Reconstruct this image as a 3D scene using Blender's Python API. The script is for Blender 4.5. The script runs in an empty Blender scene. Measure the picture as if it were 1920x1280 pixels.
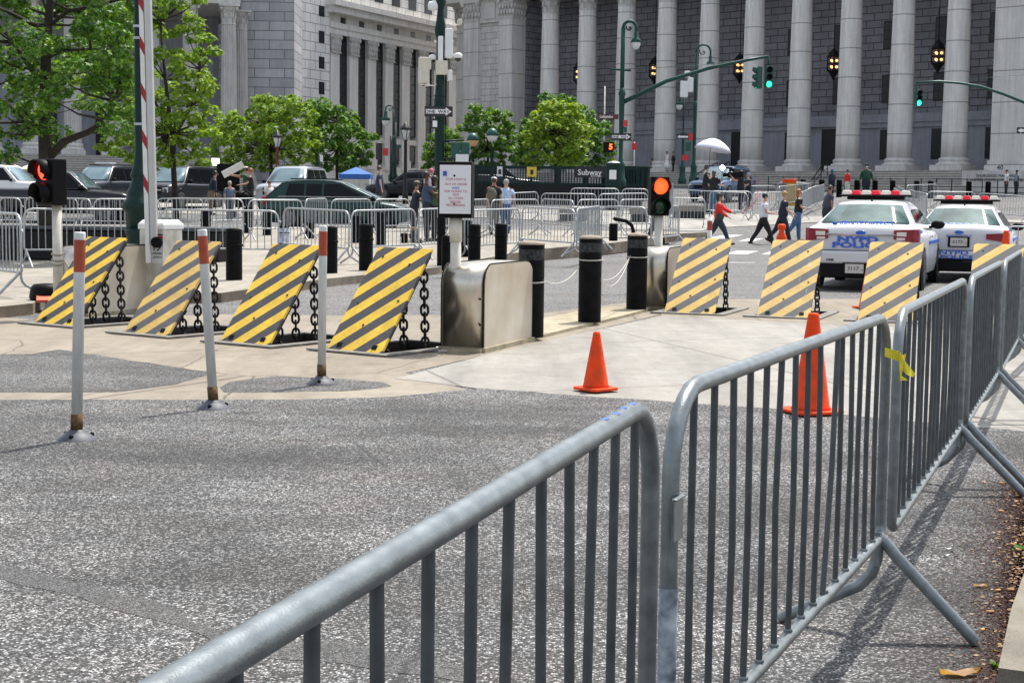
import bpy, bmesh, math, random
from mathutils import Vector, Matrix, Quaternion
from mathutils.geometry import delaunay_2d_cdt
R=math.radians; V=Vector
C=bpy.context.scene.collection
scene=bpy.context.scene
# ---------------------------------------------------------------- camera, light, exposure
F=2850.; RHO=.012; PIT=math.atan(261/F); EYE=1.45
_f=V((0,math.cos(PIT),-math.sin(PIT))); _X=V((1,0,0)); _U=_X.cross(_f)
_r=math.cos(RHO)*_X+math.sin(RHO)*_U; _u=-math.sin(RHO)*_X+math.cos(RHO)*_U
CAM=V((0,0,EYE))
cam=bpy.data.objects.new('camera',bpy.data.cameras.new('camera')); C.objects.link(cam)
cam.matrix_world=Matrix.Translation(CAM)@Matrix((_r,_u,-_f)).transposed().to_4x4()
cam.data.sensor_width=36; cam.data.lens=F/1920*36; cam.data.clip_start=.05; cam.data.clip_end=2000
scene.camera=cam
SUN=V((.22,.36,.906)).normalized()
w=bpy.data.worlds.new('World'); scene.world=w; w.use_nodes=True
nt=w.node_tree; sky=nt.nodes.new('ShaderNodeTexSky'); sky.sky_type='NISHITA'; sky.sun_disc=False
sky.sun_elevation=math.asin(SUN.z); sky.sun_rotation=math.atan2(SUN.x,SUN.y)
sky.air_density=1.0; sky.dust_density=2.2; sky.ozone_density=1.0
hs=nt.nodes.new('ShaderNodeHueSaturation'); hs.inputs['Saturation'].default_value=.45; nt.links.new(sky.outputs[0],hs.inputs['Color'])
bg=nt.nodes['Background']; bg.inputs[1].default_value=.132; nt.links.new(hs.outputs[0],bg.inputs[0])
sun=bpy.data.objects.new('sun',bpy.data.lights.new('sun','SUN')); C.objects.link(sun)
sun.data.energy=2.9; sun.data.angle=R(.55); sun.data.color=(1,.95,.87)
sun.rotation_euler=SUN.to_track_quat('Z','Y').to_euler()
scene.view_settings.view_transform='Standard'; scene.view_settings.look='None'
scene.view_settings.exposure=.98; scene.view_settings.gamma=1
# ---------------------------------------------------------------- picture -> place helpers (authoring aid)
def ray(px,py): return _r*((px-960)/F)-_u*((py-640)/F)+_f
def aty(px,py,Y): d=ray(px,py); return CAM+d*(Y/d.y)
def atz(px,py,z=0): d=ray(px,py); return CAM+d*((z-EYE)/d.z)
def hitp(px,py,O,n): d=ray(px,py); return CAM+d*((O-CAM).dot(n)/d.dot(n))
_tz=[(-50,0),(40,0),(48,.18),(54,.52),(61,.95),(71,1.4),(88,2.1),(104,2.5),(130,3.3),(170,4.5),(400,5)]
def gz(X,Y):
    for (a,za),(b,zb) in zip(_tz,_tz[1:]):
        if Y<=b: z=za+(zb-za)*(Y-a)/(b-a); break
    else: z=5
    t=min(1,max(0,-X/9)); return z*(1-.25*t)
def gnd(px,py):
    d=ray(px,py); t=2.
    while t<300:
        p=CAM+d*t
        if p.z<=gz(p.x,p.y): break
        t+=.05
    return V((p.x,p.y,gz(p.x,p.y)))
def swz(x,y): return .14+.02*max(0,min(y,49)-30)
def gs(px,py):
    d=ray(px,py); t=10.
    while t<300:
        p=CAM+d*t
        if p.z<=max(swz(p.x,p.y),gz(p.x,p.y)): break
        t+=.05
    return V((p.x,p.y,max(swz(p.x,p.y),gz(p.x,p.y))))
rnd=random.Random(7)
# ---------------------------------------------------------------- materials
def nodes(name):
    m=bpy.data.materials.new(name); m.use_nodes=True; n=m.node_tree; return m,n,n.nodes['Principled BSDF']
def M(name,col,rough=.6,metal=0,var=.12,scale=6,bump=0,bscale=60,emit=0,ecol=None,spec=None,coat=0,dirt=None,stretch=None):
    m,n,b=nodes(name); L=n.links.new
    b.inputs['Roughness'].default_value=rough; b.inputs['Metallic'].default_value=metal
    if spec is not None: b.inputs['Specular IOR Level'].default_value=spec
    if coat: b.inputs['Coat Weight'].default_value=coat; b.inputs['Coat Roughness'].default_value=.06
    tc=n.nodes.new('ShaderNodeTexCoord'); src=tc.outputs['Object']
    if stretch:
        mp=n.nodes.new('ShaderNodeMapping'); mp.inputs['Scale'].default_value=stretch; L(src,mp.inputs[0]); src=mp.outputs[0]
    if var:
        no=n.nodes.new('ShaderNodeTexNoise'); no.inputs['Scale'].default_value=scale; no.inputs['Detail'].default_value=8; L(src,no.inputs[0])
        r=n.nodes.new('ShaderNodeValToRGB'); r.color_ramp.elements[0].position=.3; r.color_ramp.elements[1].position=.7
        d=dirt or col
        r.color_ramp.elements[0].color=[c*(1-var) for c in d]+[1]; r.color_ramp.elements[1].color=[min(1,c*(1+var)) for c in col]+[1]
        L(no.outputs[0],r.inputs[0]); L(r.outputs[0],b.inputs['Base Color'])
        rr=n.nodes.new('ShaderNodeMapRange'); rr.inputs[3].default_value=max(0,rough-.08); rr.inputs[4].default_value=min(1,rough+.1); L(no.outputs[0],rr.inputs[0]); L(rr.outputs[0],b.inputs['Roughness'])
    else: b.inputs['Base Color'].default_value=(*col,1)
    if bump:
        n2=n.nodes.new('ShaderNodeTexNoise'); n2.inputs['Scale'].default_value=bscale; n2.inputs['Detail'].default_value=4; L(tc.outputs['Object'],n2.inputs[0])
        bp=n.nodes.new('ShaderNodeBump'); bp.inputs['Strength'].default_value=bump; bp.inputs['Distance'].default_value=.02; L(n2.outputs[0],bp.inputs['Height']); L(bp.outputs[0],b.inputs['Normal'])
    if emit: b.inputs['Emission Color'].default_value=(*(ecol or col),1); b.inputs['Emission Strength'].default_value=emit
    return m
class G:  # tiny node-graph helper
    def __init__(s,n): s.n=n
    def noise(s,src,scale,detail=4,rough=.5): x=s.n.nodes.new('ShaderNodeTexNoise'); x.inputs['Scale'].default_value=scale; x.inputs['Detail'].default_value=detail; x.inputs['Roughness'].default_value=rough; s.n.links.new(src,x.inputs[0]); return x.outputs[0]
    def vor(s,src,scale,feature='F1',out=0): x=s.n.nodes.new('ShaderNodeTexVoronoi'); x.feature=feature; x.inputs['Scale'].default_value=scale; s.n.links.new(src,x.inputs[0]); return x.outputs[out]
    def ramp(s,src,*el):
        x=s.n.nodes.new('ShaderNodeValToRGB'); e=x.color_ramp.elements
        while len(e)<len(el): e.new(.5)
        for i,(p,c) in enumerate(el):
            e[i].position=p; e[i].color=(c,c,c,1) if isinstance(c,(int,float)) else (*c,1)
        s.n.links.new(src,x.inputs[0]); return x.outputs[0]
    def mix(s,fac,a,b,mode='MIX'):
        x=s.n.nodes.new('ShaderNodeMix'); x.data_type='RGBA'; x.blend_type=mode
        for i,v in ((0,fac),(6,a),(7,b)):
            if isinstance(v,(int,float)): x.inputs[i].default_value=v if i==0 else (v,v,v,1)
            elif isinstance(v,tuple): x.inputs[i].default_value=(*v,1)
            else: s.n.links.new(v,x.inputs[i])
        return x.outputs[2]
    def math(s,op,a,b=0,c=0):
        x=s.n.nodes.new('ShaderNodeMath'); x.operation=op
        for i,v in enumerate((a,b,c)):
            if isinstance(v,(int,float)): x.inputs[i].default_value=v
            else: s.n.links.new(v,x.inputs[i])
        return x.outputs[0]
    def xyz(s,src): x=s.n.nodes.new('ShaderNodeSeparateXYZ'); s.n.links.new(src,x.inputs[0]); return x.outputs
    def vec(s,a,b,c):
        x=s.n.nodes.new('ShaderNodeCombineXYZ')
        for i,v in enumerate((a,b,c)):
            if isinstance(v,(int,float)): x.inputs[i].default_value=v
            else: s.n.links.new(v,x.inputs[i])
        return x.outputs[0]
    def obj(s): return s.n.nodes.new('ShaderNodeTexCoord').outputs['Object']
    def mapping(s,src,scale=(1,1,1),rot=(0,0,0),loc=(0,0,0)):
        x=s.n.nodes.new('ShaderNodeMapping'); x.inputs['Scale'].default_value=scale; x.inputs['Rotation'].default_value=rot; x.inputs['Location'].default_value=loc; s.n.links.new(src,x.inputs[0]); return x.outputs[0]
    def bump(s,h,b,strength=.5,dist=.01): x=s.n.nodes.new('ShaderNodeBump'); x.inputs['Strength'].default_value=strength; x.inputs['Distance'].default_value=dist; s.n.links.new(h,x.inputs['Height']); s.n.links.new(x.outputs[0],b.inputs['Normal'])
def m_asphalt(name,base,speck,amt=.5,blotch=.5,scale=150,gutter=False):
    m,n,b=nodes(name); g=G(n); o=g.obj(); L=n.links.new
    v=g.vor(o,scale,out=1); vx=g.xyz(v)[0]                       # one grey per stone
    edge=g.vor(o,scale)
    tone=g.ramp(vx,(.0,base*.2),(.35,base*.65),(.65,base*1.3),(.9,speck),(1,min(1,speck*1.4)))
    e=g.ramp(edge,(.25,1),(.62,.38)); c=g.mix(1,tone,e,'MULTIPLY')
    wn=g.noise(o,2.2,5,.6); wv=g.mix(.35,o,g.vec(wn,g.noise(o,2.9,4),0),'ADD'); ck=g.vor(wv,.42,'DISTANCE_TO_EDGE'); msk=g.ramp(g.noise(o,.8,2),(.5,0),(.56,1))
    ckf=g.math('MULTIPLY',g.math('SUBTRACT',1,g.ramp(ck,(.0,0),(.006,1))),msk); c=g.mix(g.math('MULTIPLY',ckf,.75),c,(.02,.02,.02))
    sk=g.noise(g.mapping(o,(.28,1.1,1),(0,0,R(-28))),1.0,6,.62); c=g.mix(1,c,g.ramp(sk,(.40,1-blotch*.8),(.54,1.03)),'MULTIPLY')  # slanting streaks darkened by stretched noise
    oil=g.vor(g.mix(.12,o,g.vec(wn,wn,0),'ADD'),.9); c=g.mix(1,c,g.ramp(oil,(.04,.6),(.13,1)),'MULTIPLY')
    big=g.noise(g.mapping(o,(1,1.0,1)),.55,5,.6); st=g.ramp(big,(.38,1-blotch),(.58,1.0)); c=g.mix(1,c,st,'MULTIPLY')  # broad patches darkened by noise
    med=g.noise(o,3.5,6,.65); c=g.mix(1,c,g.ramp(med,(.3,.84),(.7,1.1)),'MULTIPLY')
    warm=g.ramp(g.noise(o,1.7,3),(.4,(1,1,1)),(.7,(1,.965,.91))); c=g.mix(1,c,warm,'MULTIPLY')
    if gutter:   # dirt that collects along the kerb side of the lane
        q=g.xyz(o); s=g.math('ADD',g.math('MULTIPLY',q[0],.923),g.math('MULTIPLY',q[1],-.385)); s=g.math('ADD',s,g.math('MULTIPLY',g.math('SUBTRACT',g.noise(o,2.3,6,.65),.5),.8))
        c=g.mix(1,c,g.ramp(g.math('ADD',s,.84),(.0,(1,1,1)),(.30,(.56,.545,.53)),(.75,(.34,.28,.25))),'MULTIPLY')
    L(c,b.inputs['Base Color']); b.inputs['Roughness'].default_value=.85
    g.bump(g.ramp(edge,(.0,1),(.7,0)),b,.7,.006); return m
def m_concrete(name,a,bcol,grain=.25,crack=0,joints=None,dark=.8):
    m,n,b=nodes(name); g=G(n); o=g.obj(); L=n.links.new
    c=g.mix(g.ramp(g.noise(o,.6,6,.6),(.38,0),(.62,1)),a,bcol)
    c=g.mix(1,c,g.ramp(g.noise(o,5,8,.7),(.3,1-grain),(.7,1+grain*.3)),'MULTIPLY')
    c=g.mix(1,c,g.ramp(g.noise(o,130,3,.6),(.32,.80),(.6,1.06)),'MULTIPLY')
    c=g.mix(1,c,g.ramp(g.vor(o,4.2),(.02,.35),(.035,1)),'MULTIPLY')
    c=g.mix(1,c,g.ramp(g.noise(g.mapping(o,(1.6,.16,1),(0,0,R(20))),1.3,6,.65),(.36,.80),(.60,1.05)),'MULTIPLY')
    c=g.mix(1,c,g.ramp(g.noise(o,2.1,7,.75),(.30,.72),(.46,1)),'MULTIPLY')
    if crack:
        w=g.noise(o,1.2,4); wv=g.mix(.25,o,g.vec(w,w,0),'ADD')
        ed=g.vor(wv,.55,'DISTANCE_TO_EDGE'); c=g.mix(1,c,g.ramp(ed,(.0,.35),(.008,1)),'MULTIPLY')
    if joints:
        sx,sy,rot=joints; q=g.xyz(g.mapping(o,(1/sx,1/sy,1),(0,0,rot)))
        for k,s in ((0,sx),(1,sy)):
            fr=g.math('FRACT',q[k]); ln=g.math('LESS_THAN',fr,.03/s); c=g.mix(g.math('MULTIPLY',ln,.55),c,(.05,.045,.04))
    L(c,b.inputs['Base Color']); b.inputs['Roughness'].default_value=.88
    g.bump(g.noise(o,90,4),b,.25,.006); return m
def m_brick(name,a,bc,mortar,bw,bh,ms=.02,var=.12,axis='x'):
    m,n,b=nodes(name); g=G(n); q=g.xyz(g.obj()); L=n.links.new
    x=n.nodes.new('ShaderNodeTexBrick'); L(g.vec(q[0] if axis=='x' else q[1],q[2],0),x.inputs[0])
    x.inputs['Scale'].default_value=1; x.inputs['Brick Width'].default_value=bw; x.inputs['Row Height'].default_value=bh; x.inputs['Mortar Size'].default_value=ms
    x.inputs['Color1'].default_value=(*a,1); x.inputs['Color2'].default_value=(*bc,1); x.inputs['Mortar'].default_value=(*mortar,1); x.inputs['Mortar Smooth'].default_value=.1
    o=g.obj(); c=g.mix(1,x.outputs[0],g.ramp(g.noise(o,.35,7,.7),(.3,1-var*1.6),(.7,1+var)),'MULTIPLY')
    c=g.mix(1,c,g.ramp(g.noise(g.mapping(o,(2.5,2.5,.25)),1,5,.7),(.35,.86),(.6,1.03)),'MULTIPLY')
    L(c,b.inputs['Base Color']); b.inputs['Roughness'].default_value=.9; g.bump(x.outputs[1],b,-.5,.03); return m
def m_stone(name,a,bc,joint=None,off=0,var=.14):
    m,n,b=nodes(name); g=G(n); o=g.obj(); L=n.links.new
    c=g.mix(g.ramp(g.noise(o,.7,8,.65),(.35,0),(.65,1)),a,bc)
    c=g.mix(1,c,g.ramp(g.noise(g.mapping(o,(3,3,.18)),1.2,6,.7),(.32,1-var*1.7),(.62,1.04)),'MULTIPLY')
    c=g.mix(1,c,g.ramp(g.noise(o,14,3),(.3,.93),(.7,1.05)),'MULTIPLY')
    if joint:
        fr=g.math('FRACT',g.math('DIVIDE',g.math('ADD',g.xyz(o)[2],off),joint)); ln=g.math('LESS_THAN',fr,.07/joint); c=g.mix(g.math('MULTIPLY',ln,.6),c,(.08,.08,.08))
    L(c,b.inputs['Base Color']); b.inputs['Roughness'].default_value=.85; return m
# ---------------------------------------------------------------- mesh builder
class MB:
    def __init__(s): s.v=[]; s.f=[]; s.m=[]; s.s=[]
    def add(s,vs,fs,m=0,sm=False):
        b=len(s.v); s.v+= [tuple(v) for v in vs]; s.f+=[tuple(b+i for i in f) for f in fs]; s.m+=[m]*len(fs); s.s+=[sm]*len(fs); return s
    def hexa(s,p,m=0): return s.add(p,[(3,2,1,0),(4,5,6,7),(0,1,5,4),(1,2,6,5),(2,3,7,6),(3,0,4,7)],m)
    def box(s,c,d,m=0,M=None,rz=0,taper=1):
        x,y,z=[k/2 for k in d]; p=[V((-x,-y,-z)),V((x,-y,-z)),V((x,y,-z)),V((-x,y,-z)),V((-x*taper,-y*taper,z)),V((x*taper,-y*taper,z)),V((x*taper,y*taper,z)),V((-x*taper,y*taper,z))]
        if M is not None: p=[M@q for q in p]
        if rz: p=[Matrix.Rotation(rz,3,'Z')@q for q in p]
        return s.hexa([q+V(c) for q in p],m)
    def bx(s,x0,x1,y0,y1,z0,z1,m=0): return s.box(((x0+x1)/2,(y0+y1)/2,(z0+z1)/2),(x1-x0,y1-y0,z1-z0),m)
    def tube(s,path,r,n=8,m=0,closed=False,caps=True,sm=True):
        P=[V(p) for p in path]; k=len(P); rs=r if isinstance(r,(list,tuple)) else [r]*k; vs=[]; up=None
        for i in range(k):
            a=P[i-1] if (i>0 or closed) else P[i]; b=P[(i+1)%k] if (i<k-1 or closed) else P[i]
            t=(b-a).normalized() if (b-a).length>1e-9 else V((0,0,1))
            if up is None: up=V((0,0,1)) if abs(t.z)<.9 else V((1,0,0))
            up=(up-t*up.dot(t)); up=up.normalized() if up.length>1e-6 else t.orthogonal().normalized(); sd=t.cross(up)
            for j in range(n):
                an=2*math.pi*j/n; vs.append(P[i]+(up*math.cos(an)+sd*math.sin(an))*rs[i])
        fs=[]
        for i in range(k if closed else k-1):
            for j in range(n):
                a=i*n+j; b=i*n+(j+1)%n; c=((i+1)%k)*n+(j+1)%n; d=((i+1)%k)*n+j; fs.append((a,d,c,b))
        s.add(vs,fs,m,sm)
        if caps and not closed: s.add(vs[:n],[tuple(range(n))],m); s.add(vs[-n:],[tuple(range(n-1,-1,-1))],m)
        return s
    def lathe(s,prof,c=(0,0,0),n=16,m=0,sm=True,M=None,caps=True):
        vs=[]; c=V(c)
        for (r,z) in prof:
            for j in range(n):
                a=2*math.pi*j/n; p=V((r*math.cos(a),r*math.sin(a),z)); vs.append((M@p if M is not None else p)+c)
        fs=[(i*n+j,i*n+(j+1)%n,(i+1)*n+(j+1)%n,(i+1)*n+j) for i in range(len(prof)-1) for j in range(n)]
        s.add(vs,fs,m,sm)
        if caps:
            if prof[0][0]>1e-4: s.add(vs[:n],[tuple(range(n-1,-1,-1))],m)
            if prof[-1][0]>1e-4: s.add(vs[-n:],[tuple(range(n))],m)
        return s
    def ell(s,c,r,nu=12,nv=8,m=0,M=None):
        pr=[(math.sin(math.pi*i/nv),-math.cos(math.pi*i/nv)) for i in range(nv+1)]; r=V(r) if hasattr(r,'__len__') else V((r,r,r)); vs=[]
        for (a,z) in pr:
            for j in range(nu):
                t=2*math.pi*j/nu; p=V((max(a,1e-4)*math.cos(t)*r.x,max(a,1e-4)*math.sin(t)*r.y,z*r.z)); vs.append((M@p if M is not None else p)+V(c))
        return s.add(vs,[(i*nu+j,i*nu+(j+1)%nu,(i+1)*nu+(j+1)%nu,(i+1)*nu+j) for i in range(nv) for j in range(nu)],m,True)
    def prism(s,poly,a0,a1,ax='y',m=0,mcap=None,sm=False):
        f={'y':lambda u,v,t:(u,t,v),'x':lambda u,v,t:(t,u,v),'z':lambda u,v,t:(u,v,t)}[ax]; n=len(poly)
        vs=[f(u,v,a0) for u,v in poly]+[f(u,v,a1) for u,v in poly]
        s.add(vs,[(i,(i+1)%n,n+(i+1)%n,n+i) for i in range(n)],m,sm); k=m if mcap is None else mcap
        s.add(vs,[tuple(range(n-1,-1,-1)),tuple(range(n,2*n))],k); return s
    def loft(s,rings,m=0,sm=True,caps=True,closed=True):
        n=len(rings[0]); vs=[p for r in rings for p in r]; rg=range(n) if closed else range(n-1)
        s.add(vs,[(i*n+j,i*n+(j+1)%n,(i+1)*n+(j+1)%n,(i+1)*n+j) for i in range(len(rings)-1) for j in rg],m,sm)
        if caps: s.add(rings[0],[tuple(range(n-1,-1,-1))],m); s.add(rings[-1],[tuple(range(n))],m)
        return s
    def build(s,name,mats,parent=None,loc=None,rz=0,bev=0,fix=True):
        me=bpy.data.meshes.new(name); me.from_pydata(s.v,[],s.f)
        for k in (mats if isinstance(mats,(list,tuple)) else [mats]): me.materials.append(k)
        me.polygons.foreach_set('material_index',s.m); me.polygons.foreach_set('use_smooth',s.s)
        if fix and len(s.f)<60000:
            bm=bmesh.new(); bm.from_mesh(me)
            if len(s.f)<4000: bmesh.ops.remove_doubles(bm,verts=bm.verts,dist=1e-5)
            bmesh.ops.recalc_face_normals(bm,faces=bm.faces); bm.to_mesh(me); bm.free()
        me.update()
        o=bpy.data.objects.new(name,me); C.objects.link(o)
        if parent is not None: o.parent=parent
        if loc is not None: o.location=loc
        if rz: o.rotation_euler.z=rz
        if bev:
            b=o.modifiers.new('bevel','BEVEL'); b.width=bev; b.segments=2; b.limit_method='ANGLE'; b.angle_limit=R(40)
        return o
def tag(o,label,cat,group=None,kind=None):
    if label: o['label']=label
    if cat: o['category']=cat
    if group: o['group']=group
    if kind: o['kind']=kind
    return o
def thing(name,label,cat,loc=(0,0,0),rz=0,group=None):
    o=bpy.data.objects.new(name,None); C.objects.link(o); o.location=loc; o.rotation_euler=(0,0,rz); o.empty_display_size=.2; return tag(o,label,cat,group)
def copy_tree(o,parent=None,label=None,loc=None,rz=None,group=None):
    kids=list(o.children); c=o.copy(); C.objects.link(c)
    if parent is not None: c.parent=parent
    if label: c['label']=label
    if group: c['group']=group
    if loc is not None: c.location=loc
    if rz is not None: c.rotation_euler.z=rz
    for k in kids: copy_tree(k,c)
    return c
def text(name,s,size,mat,parent,loc,rot=(R(90),0,0),ext=.002,bold=0,align='CENTER',sx=1,label=None,space=1):
    cu=bpy.data.curves.new(name,'FONT'); cu.body=s; cu.size=size; cu.extrude=ext; cu.offset=bold; cu.align_x=align; cu.align_y='CENTER'; cu.resolution_u=2; cu.space_line=space
    t=bpy.data.objects.new(name+'_c',cu); C.objects.link(t); dg=bpy.context.evaluated_depsgraph_get(); dg.update()
    me=bpy.data.meshes.new_from_object(t.evaluated_get(dg)); bpy.data.objects.remove(t); me.materials.clear(); me.materials.append(mat)
    o=bpy.data.objects.new(name,me); C.objects.link(o); o.location=loc; o.rotation_euler=rot; o.scale=(sx,1,1)
    if parent is not None: o.parent=parent
    if label: o['label']=label
    return o
# ---------------------------------------------------------------- ground
A_NEAR=m_asphalt('asphalt_near',.125,.55,blotch=.5,scale=118,gutter=True)
A_MID=m_asphalt('asphalt_mid',.22,.40,blotch=.15,scale=70)
A_PATCH=m_asphalt('asphalt_patch',.14,.42,blotch=.35,scale=110)
TAR=m_asphalt('tar_seal',.15,.28,blotch=.2,scale=190)
PADM=m_concrete('pad_concrete',(.245,.208,.16),(.285,.248,.195),.22,crack=1)
SLAB=m_concrete('slab_concrete',(.315,.302,.272),(.272,.257,.228),.2,joints=(3.0,3.6,-.35))
SIDEW=m_concrete('sidewalk_concrete',(.34,.31,.26),(.295,.27,.22),.2,joints=(1.5,1.5,.55))
PLAZA=m_concrete('plaza_concrete',(.35,.335,.305),(.31,.295,.265),.15,joints=(2.5,2.5,.3))
KERB=m_concrete('kerb_stone',(.17,.13,.10),(.3,.25,.19),.4)
MEDM=m_concrete('median_concrete',(.36,.31,.21),(.46,.4,.28),.3)
KRB=m_concrete('worn_kerb_concrete',(.27,.24,.19),(.20,.175,.14),.4)
WPAINT=m_concrete('road_paint',(.66,.66,.64),(.58,.58,.56),.2)
def n2(a,b): d=V((b[0]-a[0],b[1]-a[1])); return d.normalized()
# wedge barrier rows: bottom-left corner, across-direction, lean-direction
ROW1=n2((0,0),(.815,-.58)); N1=V((-ROW1.y,ROW1.x)); ROW2=n2((0,0),(.94,-.36)); N2=V((-ROW2.y,ROW2.x))
WED=[((65,608),ROW1,N1),((232,626),ROW1,N1),((412,643),ROW1,N1),((613,658),ROW1,N1),((1245,588),ROW2,N2),((1419,595),ROW2,N2),((1608,603),ROW2,N2),((1810,609),ROW2,N2)]
WEDGES=[]
for p,a,n in WED:
    q=atz(*p); q=V((q.x,q.y)); WEDGES.append((q,a,n))
PW=.68; PITS=[[q+n*.08-a*.02,q+n*.08+a*(PW+.02),q+n*1.25+a*(PW+.02),q+n*1.25-a*.02] for q,a,n in WEDGES]
def inside(p,poly):
    c=False; j=len(poly)-1
    for i in range(len(poly)):
        a,b=poly[i],poly[j]
        if (a[1]>p[1])!=(b[1]>p[1]) and p[0]<(b[0]-a[0])*(p[1]-a[1])/(b[1]-a[1])+a[0]: c=not c
        j=i
    return c
def sheet(name,poly,dz,mat,res=6,kind='structure',skirt=0,skm=None,flat=None,pits=True,jag=0,seed=1):
    """polygon (world xy) triangulated over the terrain, pits left open; optional kerb skirt"""
    rj=random.Random(seed); P=[]
    for i,a in enumerate(poly):
        b=poly[(i+1)%len(poly)]; d=V((b[0]-a[0],b[1]-a[1])); k=max(1,int(d.length/(jag*3 if jag else res)))
        k=min(k,120)
        for j in range(k):
            q=V((a[0],a[1]))+d*(j/k)
            if jag and j: q+=V((rj.uniform(-1,1),rj.uniform(-1,1)))*jag*.5
            P.append(q)
    n=len(P); pts=list(P); edges=[(i,(i+1)%n) for i in range(n)]
    pl=[h for h in PITS if any(inside(c,P) for c in h)] if pits else []
    for h in pl:
        b=len(pts); pts+=[V(c) for c in h]; edges+=[(b,b+1),(b+1,b+2),(b+2,b+3),(b+3,b)]
    xs=[p[0] for p in P]; ys=[p[1] for p in P]; x=min(xs)+res*.37
    while x<max(xs):
        y=min(ys)+res*.31
        while y<max(ys):
            if inside((x,y),P) and not any(inside((x,y),h) for h in pl): pts.append(V((x,y)))
            y+=res
        x+=res
    ov,oe,of,_,_,_=delaunay_2d_cdt([V((p[0],p[1])) for p in pts],edges,[],0,1e-4)
    zz=flat if callable(flat) else (lambda x,y:flat) if flat is not None else (lambda x,y:gz(x,y)+dz)
    mb=MB(); fs=[]
    for f in of:
        c=sum((ov[i] for i in f),V((0,0)))/len(f)
        if inside(c,P) and not any(inside(c,h) for h in pl):
            a,b,d=ov[f[0]],ov[f[1]],ov[f[2]]
            fs.append(f if (b-a).cross(d-a)>0 else f[::-1])
    mb.add([(v.x,v.y,zz(v.x,v.y)) for v in ov],fs)
    if skirt:
        t=[(p.x,p.y,zz(p.x,p.y)) for p in P]; bt=[(x,y,z-skirt) for x,y,z in t]
        mb.add(t+bt,[(i,n+i,n+(i+1)%n,(i+1)%n) for i in range(n)],1)
    return tag(mb.build(name,[mat,skm or mat],fix=False),None,None,kind=kind)
def gp(*pts): return [(lambda q:(q.x,q.y))(gnd(*p)) for p in pts]
sheet('ground',[(-140,-12),(140,-12),(140,42),(200,300),(-200,300),(-140,42)],0,A_MID,6)
near=gp((1250,755),(1075,743),(900,730),(740,746),(560,752),(300,752),(-200,752))
sheet('near_road',[(-30,-8),(8,-8)]+gp((2500,900),(1930,812),(1440,768))+near,.010,A_NEAR,3,jag=.05)
sheet('concrete_pad',gp((-500,560),(-500,790),(745,752),(880,734),(760,700),(905,668),(1000,648),(1245,588),(1238,560),(1000,590),(640,592),(420,590),(60,600)),.0035,PADM,2,jag=.03)
sheet('concrete_lane',gp((740,712),(905,668),(1000,646),(1245,592),(2300,640),(2300,880),(1930,822),(1440,770),(1250,757),(1075,745),(900,731),(790,716)),.006,SLAB,2)
sheet('wedge_apron',gp((1238,592),(1262,562),(2300,560),(2300,622),(1620,612)),.0075,PADM,2)
sheet('asphalt_patch',gp((-200,668),(60,665),(110,656),(300,685),(410,700),(330,722),(220,736),(-200,738)),.005,A_PATCH,2,jag=.07)
sheet('asphalt_patch',gp((412,728),(430,718),(520,706),(640,712),(720,718),(735,726),(640,735),(420,737)),.005,A_PATCH,2,jag=.07,seed=3)
sheet('tar_strip',gp((-60,1055),(40,1072),(180,1105),(330,1150),(470,1215),(640,1210),(900,1270),(900,1300),(640,1252),(470,1238),(330,1185),(150,1125),(0,1090),(-60,1080)),.0115,TAR,1,jag=.05)
# median with bollards
sheet('median_kerb',gp((838,664),(866,653),(1000,606),(1100,586),(1190,577),(1258,560),(1270,568),(1180,594),(1020,634),(900,664)),0,MEDM,2,skirt=.12,flat=.04,pits=True)
# left sidewalk (kerb 0.14 high)
sheet('sidewalk',gp((-900,610),(0,597),(62,590),(85,575))+gp((415,568),(600,540),(815,515),(1000,490),(1150,478),(1215,468),(1250,458))+[(6.6,51.5),(-30,51.5)],0,SIDEW,2.5,skirt=.3,skm=KERB,flat=swz,pits=False)
# square beyond
sheet('plaza',gp((1300,430),(1200,432),(1080,418),(880,408),(300,400),(-700,408),(-700,372),(300,376),(800,395),(1290,398),(1480,405),(1620,408),(2200,420),(2200,424),(1640,412),(1520,418),(1420,424)),.02,PLAZA,2,skirt=.1,skm=KERB,pits=False)
# crosswalk bars
def stripe(a,b,c,d,nm='crosswalk_stripe'): sheet(nm,gp(a,b,c,d),.008,WPAINT,1.5,pits=False)
for i in range(7):
    x=1368-i*3; 
stripe((1350,461),(1384,461),(1432,448),(1402,448)); stripe((1340,481),(1386,481),(1478,453),(1440,453))
stripe((1366,493),(1414,493),(1520,461),(1480,461)); stripe((1290,453),(1330,453),(1395,441),(1360,441))
for k,(y,x0,x1) in enumerate(((418,1268,1330),(424,1262,1322),(430,1268,1318),(437,1250,1290),(444,1240,1285))): stripe((x0,y+1.6),(x1,y+1.6),(x1+8,y-1.2),(x0+8,y-1.2))
for x in (1810,1850,1890,1960): stripe((x,500),(x+26,500),(x+50,480),(x+26,480))
# right-hand kerb
kp=gp((1868,1340),(1893,1215),(1928,1110),(2000,1000),(2300,800),(2600,900),(2300,1400))
sheet('kerb',kp,0,KRB,2,skirt=.15,skm=KRB,flat=.13,pits=False)
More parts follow.
